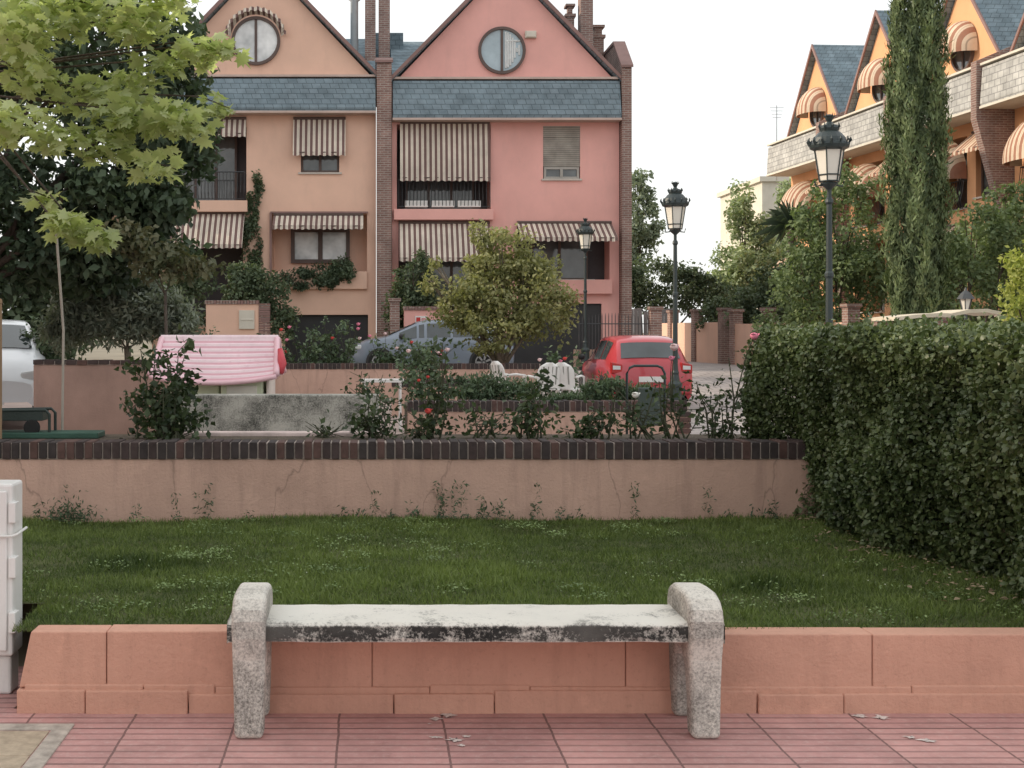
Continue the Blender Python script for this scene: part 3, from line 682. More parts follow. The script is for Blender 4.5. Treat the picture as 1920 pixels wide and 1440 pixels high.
# ------------------------------------------------------------------ cars
def lerp(a,b,t): return tuple(x+(y-x)*t for x,y in zip(a,b))
def car(label,loc,rz,paint,st,cab,rw,ws,axles,wr=.31,cat='car'):
    e=tag(empty('parked_car',loc,rz),label,cat,'parked cars')
    def ring(s):
        x,zb,zl,zt,wb,wt=s
        h=[(wb*.9,zb),(wb*.985,zb+.08),(wb,zb+.3*(zl-zb)),(wb,zb+.7*(zl-zb)),(wb*.965,zl),(wt+.02,zt-.05 if zt-zl>.15 else zl+(zt-zl)*.6),(wt*.93,zt-.012),(wt*.6,zt+.004),(0,zt+.012)]
        return [(x,y,z) for y,z in h]+[(x,-y,z) for y,z in h[-2::-1]]
    rings=[ring(s) for s in st]; m=len(rings[0])
    mb=MB(); mb.add([p for r in rings for p in r],[(i*m+j,i*m+j+1,(i+1)*m+j+1,(i+1)*m+j) for i in range(len(rings)-1) for j in range(m-1)]+[tuple(range(m))[::-1],tuple((len(rings)-1)*m+j for j in range(m))])
    mb.obj('body',[paint],e,smooth=True).modifiers.new('es','EDGE_SPLIT').split_angle=.6
    def patch(a,b,j0,j1,t0,t1,off,name,u0=0,u1=1):
        mb=MB(); vs=[]
        A,B=rings[a],rings[b]
        js=list(range(j0,j1+1))
        def pt(R_,q):
            q=max(0,min(len(js)-1,q)); i=min(int(q),len(js)-2); return lerp(R_[js[i]],R_[js[i+1]],q-i)
        qs=[u0*(len(js)-1)]+[q for q in range(1,len(js)-1)]+[u1*(len(js)-1)] if len(js)>2 else [u0,u1]
        for t in (t0,(t0+t1)/2,t1):
            for q in qs: vs.append(lerp(pt(A,q),pt(B,q),t))
        k=len(qs); fs=[(i*k+j,i*k+j+1,(i+1)*k+j+1,(i+1)*k+j) for i in range(2) for j in range(k-1)]
        vs=[tuple(Vector(v)+Vector(off)) for v in vs]
        mb.add(vs,fs); return mb.obj(name,CARGL,e)
    for (a,b_,t0,t1) in cab:
        patch(a,b_,4,5,t0,t1,(0,.008,.002),'side_window',.1,.9)
        patch(a,b_,m-6,m-5,t0,t1,(0,-.008,.002),'side_window',.1,.9)
    patch(rw[0],rw[1],6,m-7,rw[2],rw[3],(-.012,0,.012),'rear_window',.02,.98)
    patch(ws[0],ws[1],6,m-7,ws[2],ws[3],(.012,0,.012),'windshield',.02,.98)
    W=st[len(st)//2][4]
    for ax in axles:
        for s_ in (-1,1):
            mb=MB(); y1=s_*(W+.012); y0=s_*(W-.16); a,b_=min(y0,y1),max(y0,y1)
            mb.disc_y(ax,wr,wr,a,b_,28); wv=empty('wheel',(0,0,0)); wv.parent=e; mb.obj('tyre',RUBBER,wv,bevel=.02)
            mb=MB(); y2=s_*(W+.02); a,b_=min(y1,y2),max(y1,y2); mb.disc_y(ax,wr,wr*.2,a,b_,12)
            for q in range(7):
                an=q*6.283/7; c_,s2=math.cos(an),math.sin(an)
                mb.prism_y([(ax+wr*.1*c_-.02*s2,wr+wr*.1*s2+.02*c_),(ax+wr*.1*c_+.02*s2,wr+wr*.1*s2-.02*c_),(ax+wr*.64*c_+.03*s2,wr+wr*.64*s2-.03*c_),(ax+wr*.64*c_-.03*s2,wr+wr*.64*s2+.03*c_)],a,b_)
            mb.ring_y(ax,wr,wr*.6,wr*.7,a,b_,28); mb.obj('rim',RIMM,wv)
            mb=MB(); y3=s_*(W+.004); y4=s_*(W-.1); a,b_=min(y3,y4),max(y3,y4)
            pts=[(ax+(wr+.06)*math.cos(q*math.pi/14),wr+(wr+.06)*math.sin(q*math.pi/14)) for q in range(15)]; pts=[(ax+wr+.06,st[3][1]+.0)]+pts+[(ax-wr-.06,st[3][1])]
            mb.prism_y(pts,a,b_); mb.obj('wheel_arch',BLACKP,e)
    return e
CARGL=glassmat('car_glass',(.04,.05,.055),.04,.9)
def paintm(name,c): return M(name,c,rough=.28,var=.04,bst=0,spec=.5,coat=.6)
H=[(-2.02,.38,.62,.70,.66,.60),(-1.98,.26,.78,.86,.78,.70),(-1.93,.2,.90,.98,.82,.66),(-1.58,.2,.95,1.36,.84,.60),(-1.45,.2,.95,1.42,.845,.59),(-.8,.2,.94,1.48,.85,.60),(0,.2,.93,1.46,.85,.60),(.2,.2,.925,1.43,.85,.595),(1.0,.2,.90,.99,.84,.70),(1.5,.22,.82,.89,.81,.68),(1.85,.25,.68,.74,.74,.6),(1.98,.32,.55,.6,.64,.5)]
red=car('small red hatchback parked with its rear showing',(5.63,27.4,.02),math.radians(90),paintm('red_car_paint',(.43,.04,.055)),H,[(4,5,.15,.95),(5,6,.05,.95),(6,7,.2,.9),(7,8,.05,.55)],(2,3,.12,.92),(7,8,.08,.9),(-1.22,1.25))
def rear(e,x,W,zl):
    for s_ in (-1,1):
        mb=MB(); y0,y1=sorted((s_*(W-.26),s_*(W-.03))); mb.prism_x([(y0,zl-.2),(y1,zl-.2),(y1,zl+.03),(y0,zl-.02)],x-.03,x+.1); mb.obj('tail_light',REDLT,e,bevel=.02)
        mb=MB(); y0,y1=sorted((s_*(W-.22),s_*(W-.07))); mb.prism_x([(y0,zl-.12),(y1,zl-.12),(y1,zl-.04),(y0,zl-.05)],x-.034,x-.02); mb.obj('reversing_light',HEADL,e)
    mb=MB(); mb.box(x-.075,x+.05,-.26,.26,.56,.67); mb.obj('number_plate',M('plate_white',(.7,.7,.68),bst=0),e,bevel=.004)
    mb=MB(); mb.prism_y([(x-.09,.30),(x-.12,.36),(x-.11,.50),(x+.05,.54),(x+.1,.3)],-W+.08,W-.08); mb.obj('bumper',M('red_bumper',(.38,.035,.045),rough=.35,bst=0,coat=.4),e,bevel=.03)
    mb=MB(); mb.box(x-.10,x+.05,-W+.2,W-.2,.24,.32); mb.obj('lower_valance',BLACKP,e,bevel=.02)
    mb=MB(); mb.tube([(x+.12,0,1.02),(x+.17,.3,1.1)],.012,5); mb.obj('wiper',BLACKP,e)
    for s_ in (-1,1):
        mb=MB(); mb.lathe([(.02,-.06),(.07,-.04),(.08,.03),(.04,.07)],(.75,s_*(W+.1),1.0),8); mb.obj('mirror',BLACKP,e,smooth=True)
rear(red,-1.97,.84,.93)
G=[(-2.2,.38,.65,.72,.68,.62),(-2.15,.26,.84,.92,.80,.70),(-2.0,.2,.95,1.02,.84,.68),(-1.5,.2,.97,1.34,.86,.62),(-1.2,.2,.97,1.43,.87,.61),(-.5,.2,.96,1.49,.88,.62),(.2,.2,.95,1.46,.88,.62),(.4,.2,.945,1.42,.88,.62),(1.25,.2,.93,1.03,.87,.74),(1.8,.22,.86,.93,.84,.70),(2.15,.25,.72,.79,.76,.62),(2.28,.34,.58,.63,.64,.5)]
def front(e,x,W,zh):
    for s_ in (-1,1):
        mb=MB(); y0,y1=sorted((s_*(W-.38),s_*(W-.06))); mb.prism_x([(y0,zh-.16),(y1,zh-.1),(y1,zh+.02),(y0,zh-.03)],x-.3,x+.02); mb.obj('headlight',HEADL,e,bevel=.03)
        mb=MB(); mb.lathe([(.02,-.06),(.07,-.04),(.08,.03),(.04,.07)],(.85,s_*(W+.1),1.02),8); mb.obj('mirror',BLACKP,e,smooth=True)
    mb=MB(); mb.box(x-.05,x+.045,-.42,.42,.42,.6); mb.obj('grille',BLACKP,e,bevel=.02)
    mb=MB(); mb.box(x+.04,x+.055,-.26,.26,.3,.4); mb.obj('number_plate',M('plate_white',(.7,.7,.68),bst=0),e)
CB=[(4,5,.15,.95),(5,6,.05,.95),(6,7,.2,.9),(7,8,.05,.6)]
gc=car('blue grey hatchback parked behind brick capped wall',(1.75,35.2,.42),math.radians(180),paintm('blue_grey_paint',(.19,.23,.29)),G,CB,(2,3,.12,.92),(7,8,.06,.92),(-1.35,1.42),.33)
front(gc,2.22,.86,.78)
wc=car('white car parked beyond the brown planter wall',(-5.85,19.6,.28),math.radians(-74),paintm('white_car_paint',(.72,.74,.77)),G,CB,(2,3,.12,.92),(7,8,.06,.92),(-1.35,1.42),.33)
front(wc,2.22,.86,.78)

# ------------------------------------------------------------------ houses
def facade(mb,x0,x1,z0,z1,holes,m=0,back=1):
    xs=sorted({x0,x1,*[h[0] for h in holes],*[h[1] for h in holes]}); zs=sorted({z0,z1,*[h[2] for h in holes],*[h[3] for h in holes]})
    for i in range(len(xs)-1):
        for j in range(len(zs)-1):
            cx,cz=(xs[i]+xs[i+1])/2,(zs[j]+zs[j+1])/2
            if any(h[0]<cx<h[1] and h[2]<cz<h[3] for h in holes): continue
            mb.add([(xs[i],0,zs[j]),(xs[i+1],0,zs[j]),(xs[i+1],0,zs[j+1]),(xs[i],0,zs[j+1])],[(0,1,2,3)],m)
    for h in holes:
        a,b_,c_,d,dp=h[:5]; hb=h[5] if len(h)>5 else back
        mb.add([(a,0,c_),(b_,0,c_),(b_,0,d),(a,0,d),(a,dp,c_),(b_,dp,c_),(b_,dp,d),(a,dp,d)],[(0,4,5,1),(1,5,6,2),(2,6,7,3),(3,7,4,0)],m)
        mb.add([(a,dp,c_),(b_,dp,c_),(b_,dp,d),(a,dp,d)],[(0,1,2,3)],hb)
def awning(e,x0,x1,zt,drop,out,mat=AWN,val=.14):
    mb=MB(); n=max(8,int((x1-x0)/.055)); vs=[]
    for i in range(n+1):
        x=x0+(x1-x0)*i/n; wv=.012*math.sin(x*19)+.008*math.sin(x*7)
        vs+=[(x,-.06,zt),(x,-.06-out*.5-.02+wv,zt-drop*.5-.01),(x,-.06-out+wv,zt-drop),(x,-.07-out+wv*1.5,zt-drop-val*(.7+.3*abs(math.sin(x*math.pi/.22))))]
    mb.add(vs,[(i*4+j,(i+1)*4+j,(i+1)*4+j+1,i*4+j+1) for i in range(n) for j in range(3)])
    mb.obj('awning',mat,e)
    mb=MB(); mb.tube([(x0,-.05,zt+.03),(x1,-.05,zt+.03)],.05,8); mb.tube([(x0,-.04-out,zt-drop-.02),(x1,-.04-out,zt-drop-.02)],.02,6)
    for x in (x0+.05,x1-.05): mb.tube([(x,-.03,zt),(x,-.03-out,zt-drop-.02)],.015,5)
    mb.obj('awning_frame',FRAMEB,e)
SILL=M('pale_sill',(.55,.5,.45))
def window(e,x0,x1,z0,z1,y=.12,mull=1,glass=GLASS,fm=FRAMEB,sill=True,w=.07):
    mb=MB(); mb.add([(x0,y+.03,z0),(x1,y+.03,z0),(x1,y+.03,z1),(x0,y+.03,z1)],[(0,1,2,3)]); wo=mb.obj('window',glass,e)
    mb=MB()
    mb.box(x0,x1,y-.03,y+.02,z0,z0+w); mb.box(x0,x1,y-.03,y+.02,z1-w,z1); mb.box(x0,x0+w,y-.03,y+.02,z0+w,z1-w); mb.box(x1-w,x1,y-.03,y+.02,z0+w,z1-w)
    for k in range(mull): xm=x0+(x1-x0)*(k+1)/(mull+1); mb.box(xm-w*.6,xm+w*.6,y-.035,y+.02,z0+w,z1-w)
    mb.obj('window_frame',fm,wo)
    if sill: mb=MB(); mb.box(x0-.08,x1+.08,-.06,y-.03,z0-.06,z0-.003); mb.obj('window_sill',SILL,wo)
def roundwin(e,cx,cz,r,half=None):
    mb=MB(); mb.disc_y(cx,cz,r*.93,-.03,.02,36); wo=mb.obj('round_window',GLASSB if half is None else half,e)
    mb=MB(); mb.ring_y(cx,cz,r*.88,r,-.10,.0,40); mb.box(cx-.04,cx+.04,-.07,-.032,cz-r*.9,cz+r*.9); mb.obj('window_frame',FRAMEB,wo)
def railing(e,x0,x1,z0,z1,y=-.12,bow=.12):
    mb=MB(); n=int((x1-x0)/.11)
    for i in range(n+1):
        x=x0+(x1-x0)*i/n; mb.tube([(x,y,z1),(x,y-bow*.3,z0+.6*(z1-z0)),(x,y-bow,z0+.25*(z1-z0)),(x,y-.02,z0)],.010,4)
    mb.tube([(x0,y,z1),(x1,y,z1)],.02,6); mb.tube([(x0,y-.02,z0+.01),(x1,y-.02,z0+.01)],.015,6)
    for x in (x0,x1): mb.tube([(x,0,z1),(x,y,z1)],.015,5)
    mb.obj('balcony_railing',IRON,e)
CORN=M('stone_cornice',(.54,.42,.37))
def shell(e,W,Hh,za,holes,wallm,xg0,xg1,dep=9,gd=5.0,ridge=11.2,bandz=(7.73,8.98),slate=SLATE,bandout=.45,bandx=None):
    mb=MB(); facade(mb,0,W,0,Hh,holes)
    mb.add([(0,0,0),(0,dep,0),(0,dep,Hh),(0,0,Hh)],[(0,1,2,3)]); mb.add([(W,0,0),(W,dep,0),(W,dep,Hh),(W,0,Hh)],[(3,2,1,0)]); mb.add([(0,dep,0),(W,dep,0),(W,dep,Hh),(0,dep,Hh)],[(3,2,1,0)])
    xc=(xg0+xg1)/2
    mb.prism_y([(xg0+.05,Hh),(xg1-.05,Hh),(xc,za)],-.001,gd*.9)
    mb.obj('wall',[wallm,DARKIN,PEACH,SHUT],e)
    mb=MB(); t=.17
    mb.prism_x([(.12,Hh-.02),(dep/2,ridge),(dep,Hh-.02)],0.02,W-.02)
    for s_ in (0,1):
        xe=xg0-.25 if s_==0 else xg1+.25; ze=Hh-.2
        pts=[(xe,ze),(xc,za+.02),(xc,za+t),(xe,ze+t*.8)]
        if s_: pts=pts[::-1]
        mb.prism_y(pts,-.22,gd)
    mb.obj('roof',slate,e)
    mb=MB()
    for s_ in (0,1):
        xe=xg0-.28 if s_==0 else xg1+.28; ze=Hh-.22
        pts=[(xe,ze+.02),(xc,za+.02),(xc,za+t+.02),(xe,ze+t*.8+.02)]
        if s_: pts=pts[::-1]
        mb.prism_y(pts,-.28,-.223)
    mb.obj('gable_trim',TRIM,e)
    bx=bandx or (0.02,W-.02)
    mb=MB(); mb.prism_x([(-.003,bandz[0]),(-bandout,bandz[0]),(-bandout-.02,bandz[0]+.1),(-.18 if bandout<.7 else -bandout+.05,bandz[1]-.06),(-.003,bandz[1])][::-1],bx[0],bx[1])
    mb.obj('slate_band',slate if bandout<.7 else SLATEL,e)
    mb=MB(); mb.box(bx[0],bx[1],-(.2 if bandout<.7 else bandout+.02),-.003,bandz[1]+.002,bandz[1]+.07); mb.box(bx[0]-.01,bx[1]+.01,-bandout-.04,-.003,bandz[0]-.07,bandz[0]-.003); mb.obj('cornice',CORN if bandout<.7 else CREAMW,e)
ZB=.45
ph=tag(empty('terraced_house',(.75,40,ZB)),'pink rendered gabled townhouse with round window and striped awnings','house','gabled townhouses')
w=lambda X:X-.75
holes=[(w(.9),w(3.83),4.95,7.6,1.2),(w(5.47),w(6.63),5.88,7.55,.14,3),(w(.95),w(3.8),1.95,4.35,1.0),(w(4.65),w(7.55),2.75,4.45,.9),(w(4.5),w(7.3),0,2.0,.3)]
shell(ph,7.1,9.0,12.55,holes,PINK,.12,6.98,ridge=11.2)
roundwin(ph,w(4.18),9.9,.74,M('curtained_glass',(.36,.45,.5),rough=.1,spec=.8,bst=0))
mb=MB()
for i in range(7): mb.tube([(w(4.3)+.07*i,-.036,9.9-.55+.02*i*i),(w(4.3)+.07*i,-.036,9.9+.58-.02*i*i)],.034,6)
mb.tube([(w(4.28),-.036,9.9+.3),(w(4.75),-.036,9.9+.3)],.034,6)
mb.obj('curtain',CURT,ph)
mb=MB(); mb.box(w(4.9),w(5.25),-.12,-.003,10.28,10.5); mb.box(w(4.93),w(5.22),-.16,-.121,10.3,10.48); mb.obj('vent_box',CREAMW,ph,bevel=.01)
awning(ph,w(1.0),w(3.8),7.62,1.7,.25); railing(ph,w(.95),w(3.8),5.0,5.85)
mb=MB(); mb.box(w(.8),w(3.9),-.25,-.003,4.6,4.93); mb.obj('balcony_slab',PINK,ph,bevel=.01)
for i in range(3):
    mb=MB(); x=w(1.15)+i*.82; mb.prism_x([(-.16,5.0),(-.18,5.2),(-.02,5.2),(-.04,5.0)],x,x+.72); mb.obj('planter_box',WHITEP,ph,bevel=.01)
window(ph,w(1.2),w(3.4),4.96,7.2,1.05,2)
mb=MB(); mb.box(w(5.47)-.02,w(6.63)+.02,.03,.06,6.28,7.2); mb.box(w(5.47),w(6.63),0.01,.08,7.2,7.55); mb.obj('roller_shutter',SHUT,ph)
window(ph,w(5.5),w(6.6),5.9,6.27,.06,1,GLASS,M('grey_window_frame',(.4,.38,.35)))
awning(ph,w(.95),w(3.8),4.5,1.1,.7); awning(ph,w(4.65),w(7.6),4.5,.5,1.0)
window(ph,w(1.4),w(3.3),1.96,4.1,.9,2); window(ph,w(5.2),w(7.0),2.76,4.2,.8,1)
mb=MB(); mb.box(w(4.6),w(7.6),-.2,-.003,2.3,2.73); mb.obj('window_ledge',PINK,ph,bevel=.01)
mb=MB(); mb.box(w(4.5),w(7.3),.1,.28,0,1.98); mb.obj('garage_door',BLACKP,ph)
for (x0,x1,y0,y1,zt) in [(7.12,7.42,-.35,9,9.3),(-.48,-.02,-.35,.6,9.45)]:
    b1=y1>1; zq=zt+(1.0 if b1 else .2); ym=.9 if b1 else .3
    mb=MB(); mb.prism_x([(y0,0),(y1,0),(y1,zq),(ym,zq),(y0,zt)],x0,x1); mb.obj('brick_pillar',BRICK,ph)
    mb=MB(); mb.prism_x([(y0-.06,zt+.003),(ym,zq+.003),(y1,zq+.003),(y1,zq+.1),(ym,zq+.1),(y0-.06,zt+.08)],x0-.04,x1+.04); mb.obj('pillar_cap',TRIM,ph)
def chimney(e,x0,x1,y0,y1,z0,z1):
    mb=MB(); mb.box(x0,x1,y0,y1,z0,z1); mb.box(x0-.05,x1+.05,y0-.05,y1+.05,z1+.002,z1+.1)
    mb.box(x0+.05,x1-.05,y0+.05,y1-.05,z1+.1,z1+.35); mb.box(x0-.03,x1+.03,y0-.03,y1+.03,z1+.352,z1+.43)
    mb.obj('chimney',BRICK,e)
chimney(ph,w(6.95),w(7.35),1.8,2.4,8.9,12.4); chimney(ph,w(6.55),w(6.8),2.2,2.6,9.5,11.5); chimney(ph,w(7.5),w(7.85),2.6,3.0,8.5,10.9)
chimney(ph,w(.35),w(.72),2.0,2.6,8.9,12.2)
mb=MB(); mb.box(w(.1),w(1.2),3.6,4.2,10,11.3); mb.obj('roof_parapet',SLATE,ph)
lh=tag(empty('terraced_house',(-6.75,40,ZB)),'peach rendered gabled townhouse with striped awnings and ivy','house','gabled townhouses')
w=lambda X:X+6.75
holes=[(w(-6.5),w(-3.8),5.2,7.7,1.2),(w(-2.1),w(-.9),6.1,7.6,.2),(w(-6.4),w(-3.9),1.6,4.4,1.2),(w(-3.0),w(-.03),2.5,4.8,.8,2),(w(-2.6),w(.0),0,1.65,.4)]
shell(lh,7.0,9.1,12.65,holes,PEACH,.1,6.9,ridge=11.3,bandz=(7.95,9.05))
roundwin(lh,w(-3.5),10.2,.76)
mb=MB(); cx,cz=w(-3.5),10.2; vs=[]
for i in range(41):
    a=math.pi*(.05+.9*i/40); rr=.86+.03*math.sin(i*2.1)
    vs+=[(cx+.8*math.cos(a),-.05,cz+.8*math.sin(a)+.02),(cx+(rr+.1)*math.cos(a),-.3,cz+(rr+.12)*math.sin(a)+.02),(cx+(rr+.1)*math.cos(a),-.32,cz+(rr+.12)*math.sin(a)-.1)]
mb.add(vs,[(i*3+j,(i+1)*3+j,(i+1)*3+j+1,i*3+j+1) for i in range(40) for j in range(2)]); mb.obj('awning',AWN,lh)
awning(lh,w(-2.33),w(-.7),7.75,1.05,.3); window(lh,w(-2.1),w(-.9),6.1,7.6,.12,1)
awning(lh,w(-6.5),w(-3.8),7.75,.45,.2); railing(lh,w(-6.5),w(-3.85),5.25,6.1); window(lh,w(-6.2),w(-4.2),5.2,7.4,1.0,2)
mb=MB(); mb.box(w(-6.6),w(-3.75),-.25,-.003,4.85,5.2); mb.obj('balcony_slab',PEACH,lh,bevel=.01)
awning(lh,w(-6.6),w(-3.85),4.8,1.0,.8)
awning(lh,w(-2.95),w(-.15),4.75,.35,.55)
mb=MB(); mb.box(w(-3.05),w(-.0),-.1,-.003,4.82,4.87); mb.box(w(-3.07),w(-3.0),-.1,-.003,2.5,4.83); mb.obj('opening_trim',TRIM,lh)
window(lh,w(-2.45),w(-.58),3.3,4.4,.7,1,GLASSB,FRAMEB,False,.12)
mb=MB(); mb.box(w(-3.0),w(-.03),-.12,.0-.003,2.45,3.0); mb.obj('window_ledge',PEACH,lh,bevel=.01)
mb=MB(); mb.box(w(-2.6),w(0)-.01,.15,.38,0,1.64)
mb.obj('garage_door',BLACKP,lh)
for (x,ww) in [(-2.1,.8),(-1.4,.6),(-.75,.45)]:
    P_,V_,O_=crownpts([(w(x),-.15,2.8+ (.25 if ww<.6 else 0),ww,.25,.42,2200)],K=14); scatter('balcony_plant',P_,.09,T_LEAF,LEAFDF,lh,val=V_*.7,out=O_)
P_,V_,O_=crownpts([(w(-3.6),-.1,3.2,.38,.18,1.2,1500),(w(-3.7),-.1,4.6,.3,.15,1.0,1200),(w(-3.45),-.1,5.6,.2,.12,.6,450),(w(-3.4),-.15,2.2,.5,.25,.8,1100)],K=16); scatter('ivy',P_,.1,T_LEAF,LEAFDF,lh,val=V_,out=O_)
chimney(lh,w(-.1),w(.25),1.9,2.5,9,12.2)
mb=MB(); mb.lathe([(.13,9.8),(.13,12.0),(.2,12.05),(.2,12.1),(.1,12.2),(.1,12.35),(.2,12.4),(.02,12.55)],(w(-.45),2.2,0),12); mb.obj('flue',M('pale_flue_metal',(.6,.62,.63),rough=.5,bst=0),lh,smooth=True)

def pier(name,label,X0,X1,Y,z0,z1,mat,brickx=None):
    e=tag(empty(name,((X0+X1)/2,Y,z0)),label,'wall'); h=(X1-X0)/2; H_=z1-z0
    mb=MB(); mb.box(-h,h,0,.3,0,H_); mb.obj('wall_body',mat,e,bevel=.01)
    mb=MB(); x=-h-.03
    while x<h: mb.box(x,x+.075,-.04,.34,H_+.002,H_+.11,random.choice([0,1])); x+=.088
    if brickx:
        zz=0
        while zz<H_: mb.box(h+.004,h+.32,-.03,.33,zz,zz+.06,random.choice([0,1])); zz+=.07
    mb.obj('brick_cap',[BRICK,TRIM],e); return e
pe=pier('entrance_pier','peach rendered entrance wall with letterbox and brick corner',-4.75,-3.2,37.5,.45,2.38,PEACH,True)
mb=MB(); mb.box(.2,.65,-.06,-.003,1.2,1.75); mb.box(.24,.61,-.075,-.062,1.45,1.5); mb.obj('letterbox',CREAMW,pe,bevel=.01)
pe=pier('entrance_pier','salmon entrance wall with small red sign beside brick pier',1.05,2.6,37.3,.45,2.2,PINK)
mb=MB(); mb.box(-.45,-.1,-.03,-.003,1.33,1.58,0); mb.box(-.42,-.3,-.036,-.031,1.37,1.54,1); mb.box(-.27,-.14,-.036,-.031,1.42,1.46,1); mb.box(-.27,-.14,-.036,-.031,1.48,1.51,1); mb.obj('sign',[WHITEP,M('sign_red',(.5,.05,.05))],pe)
mb=MB(); mb.box(-.14,.14,-.14,.14,0,2.0); mb.box(-.18,.18,-.18,.18,2.003,2.1); tag(mb.obj('brick_pillar',BRICK,loc=(.78,37.4,.45)),'dark brick gate pillar with flat cap','pillar')
mb=MB(); mb.box(-.16,.16,-.16,.16,0,1.75); mb.box(-.2,.2,-.2,.2,1.753,1.85); tag(mb.obj('brick_pillar',BRICK,loc=(8.3,37,.45)),'brick pillar at end of iron fence','pillar')
mb=MB()
for i in range(22): x=-1+2.0*i/21; mb.tube([(x,0,0),(x,0,1.45+.12*math.sin(i/21*math.pi)),(x,0,1.55+.12*math.sin(i/21*math.pi))],[.012,.012,.003],5)
mb.tube([(-1,0,.15),(1,0,.15)],.015,5); mb.tube([(-1,0,1.35),(1,0,1.35)],.015,5)
tag(mb.obj('iron_fence',IRON,loc=(7.1,37,.45)),'black iron railing fence between brick pillars','fence')
mb=MB(); mb.box(-1.1,1.1,0,.2,0,.6); tag(mb.obj('fence_plinth_wall',WALLB,loc=(7.1,37.2,.45),bevel=.01),'low salmon plinth wall behind iron fence','wall')

# ---- right row
def rhouse(i,D):
    X=16.75+.069*(55.6-D)
    e=tag(empty('terraced_house',(X+.9,D+2.75,ZB),math.radians(-86.05)),'orange rendered gabled townhouse with slate balcony band in sunlit tone','house','orange gabled townhouses')
    W=5.45
    holes=[(.5,2.9,5.0,7.3,1.0),(3.4,4.8,5.3,7.2,.3),(.5,2.9,1.8,4.4,1.0),(3.3,4.9,2.2,4.3,.5)]
    shell(e,W,8.9,12.5,holes,ORANGE,.1,W-.1,gd=4.0,ridge=11.2,bandz=(7.75,8.95),bandout=1.05,bandx=(.02,W-.3))
    roundwin(e,W/2,9.95,.62,GLASS)
    for (cx,cz,r,o,h) in [(W/2,10.0,.85,.75,.95),(1.7,6.1,1.25,1.0,1.2)]:
        mb=MB(); vs=[]; nA,nB=28,8
        for a in range(nA+1):
            th=math.pi*a/nA
            for b_ in range(nB+1):
                p_=math.pi/2*b_/nB; vs.append((cx+r*math.cos(th),-.04-o*math.sin(th)**.6*math.sin(p_),cz+h*math.sin(th)*math.cos(p_)))
            vs.append((cx+r*math.cos(th),-.04-o*math.sin(th)**.6,cz-.16))
        k=nB+2; mb.add(vs,[(a*k+b_,(a+1)*k+b_,(a+1)*k+b_+1,a*k+b_+1) for a in range(nA) for b_ in range(k-1)])
        mb.obj('awning',AWNR,e)
    awning(e,.4,3.0,4.5,.6,.9,AWNR); awning(e,3.3,5.0,7.3,.6,.7,AWNR)
    window(e,.7,2.7,5.05,7.1,.9,2); window(e,3.4,4.8,5.3,7.2,.2,1); window(e,.7,2.7,1.85,4.2,.9,2)
    railing(e,.5,2.9,5.0,5.9)
    mb=MB(); mb.prism_x([(-1.15,7.4),(-.35,4.6),(-.2,0),(8,0),(8,9.6),(.5,9.8),(-1.15,9.1)],W-.28,W+.02); mb.obj('party_wall',BRICK,e)
    return e
for i,D in enumerate([51.5,46,40.5,35,29.5]): e=rhouse(i,D)
mb=MB(); mb.tube([(0,0,0),(0,0,3.2)],.02,6)
for k in range(4): mb.tube([(-.3+.04*k,0,3.1-.14*k),(.3-.04*k,0,3.1-.14*k)],.01,4)
tag(mb.obj('roof_antenna',RIMM,loc=(17.4,54.5,8.0)),'thin metal television antenna on rooftop','antenna')
cb=tag(empty('apartment_building',(23.4,76,.45)),'plain cream apartment block beyond the trees','building')
mb=MB(); facade(mb,0,8,0,10.0,[(1+2.4*i,2.2+2.4*i,1.2+3*j,2.7+3*j,.2) for i in range(3) for j in range(3)]); mb.add([(0,0,0),(0,9,0),(0,9,10.0),(0,0,10.0)],[(0,1,2,3)]); mb.add([(8,0,0),(8,9,0),(8,9,10.0),(8,0,10.0)],[(3,2,1,0)]); mb.obj('wall',[CREAMW,GLASS],cb)
mb=MB(); mb.box(-.2,8.2,-.2,9.2,10.003,10.3); mb.obj('roof',CREAMW,cb)
wb=tag(empty('terraced_house',(-19,-14,0)),'unseen house row added to shade the gardens','house')  # added out of view to keep direct sun off the foreground
mb=MB(); mb.box(-9,0,0,50,0,10.2); mb.obj('wall',PEACH,wb)
mb=MB(); mb.prism_y([(-9.4,10.2),(.4,10.2),(-4.5,13.4)],-.2,50.2); mb.obj('roof',SLATE,wb)

for (y0,y1) in [(24,33.2),(34.4,43.2),(44.3,52)]:
    X=14.0-.069*((y0+y1)/2-24); L_=(y1-y0)
    e=tag(empty('garden_wall',(X,y0,gz(y0)-.05),math.radians(90+3.95)),'peach garden wall with brick piers along the lane','wall')
    mb=MB(); mb.box(0,L_,-.1,.1,0,1.5); mb.obj('wall_body',PEACH,e)
    mb=MB()
    for k in range(int(L_/2.9)+1): x=k*2.9; mb.box(x-.18,x+.18,-.17,.17,0,1.9); mb.box(x-.22,x+.22,-.21,.21,1.903,2.0)
    mb.obj('brick_pier',BRICK,e)
e=tag(empty('metal_gate',(11.4,53,.45)),'grey sheet metal double gate at end of lane','gate')
for s_ in (0,1):
    mb=MB()
    for k in range(8): mb.box(-1.4+1.42*s_+.17*k,-1.4+1.42*s_+.17*k+.155,0,.05,0,1.95+.02*k)
    mb.obj('gate_leaf',M('grey_gate',(.22,.23,.24),rough=.5),e)
mb=MB(); mb.box(-.25,.25,-.25,.25,0,2.3); mb.box(-.3,.3,-.3,.3,2.303,2.4); tag(mb.obj('brick_pillar',BRICK,loc=(9.7,52.8,.45)),'brick gate pillar under climbing vine','pillar')

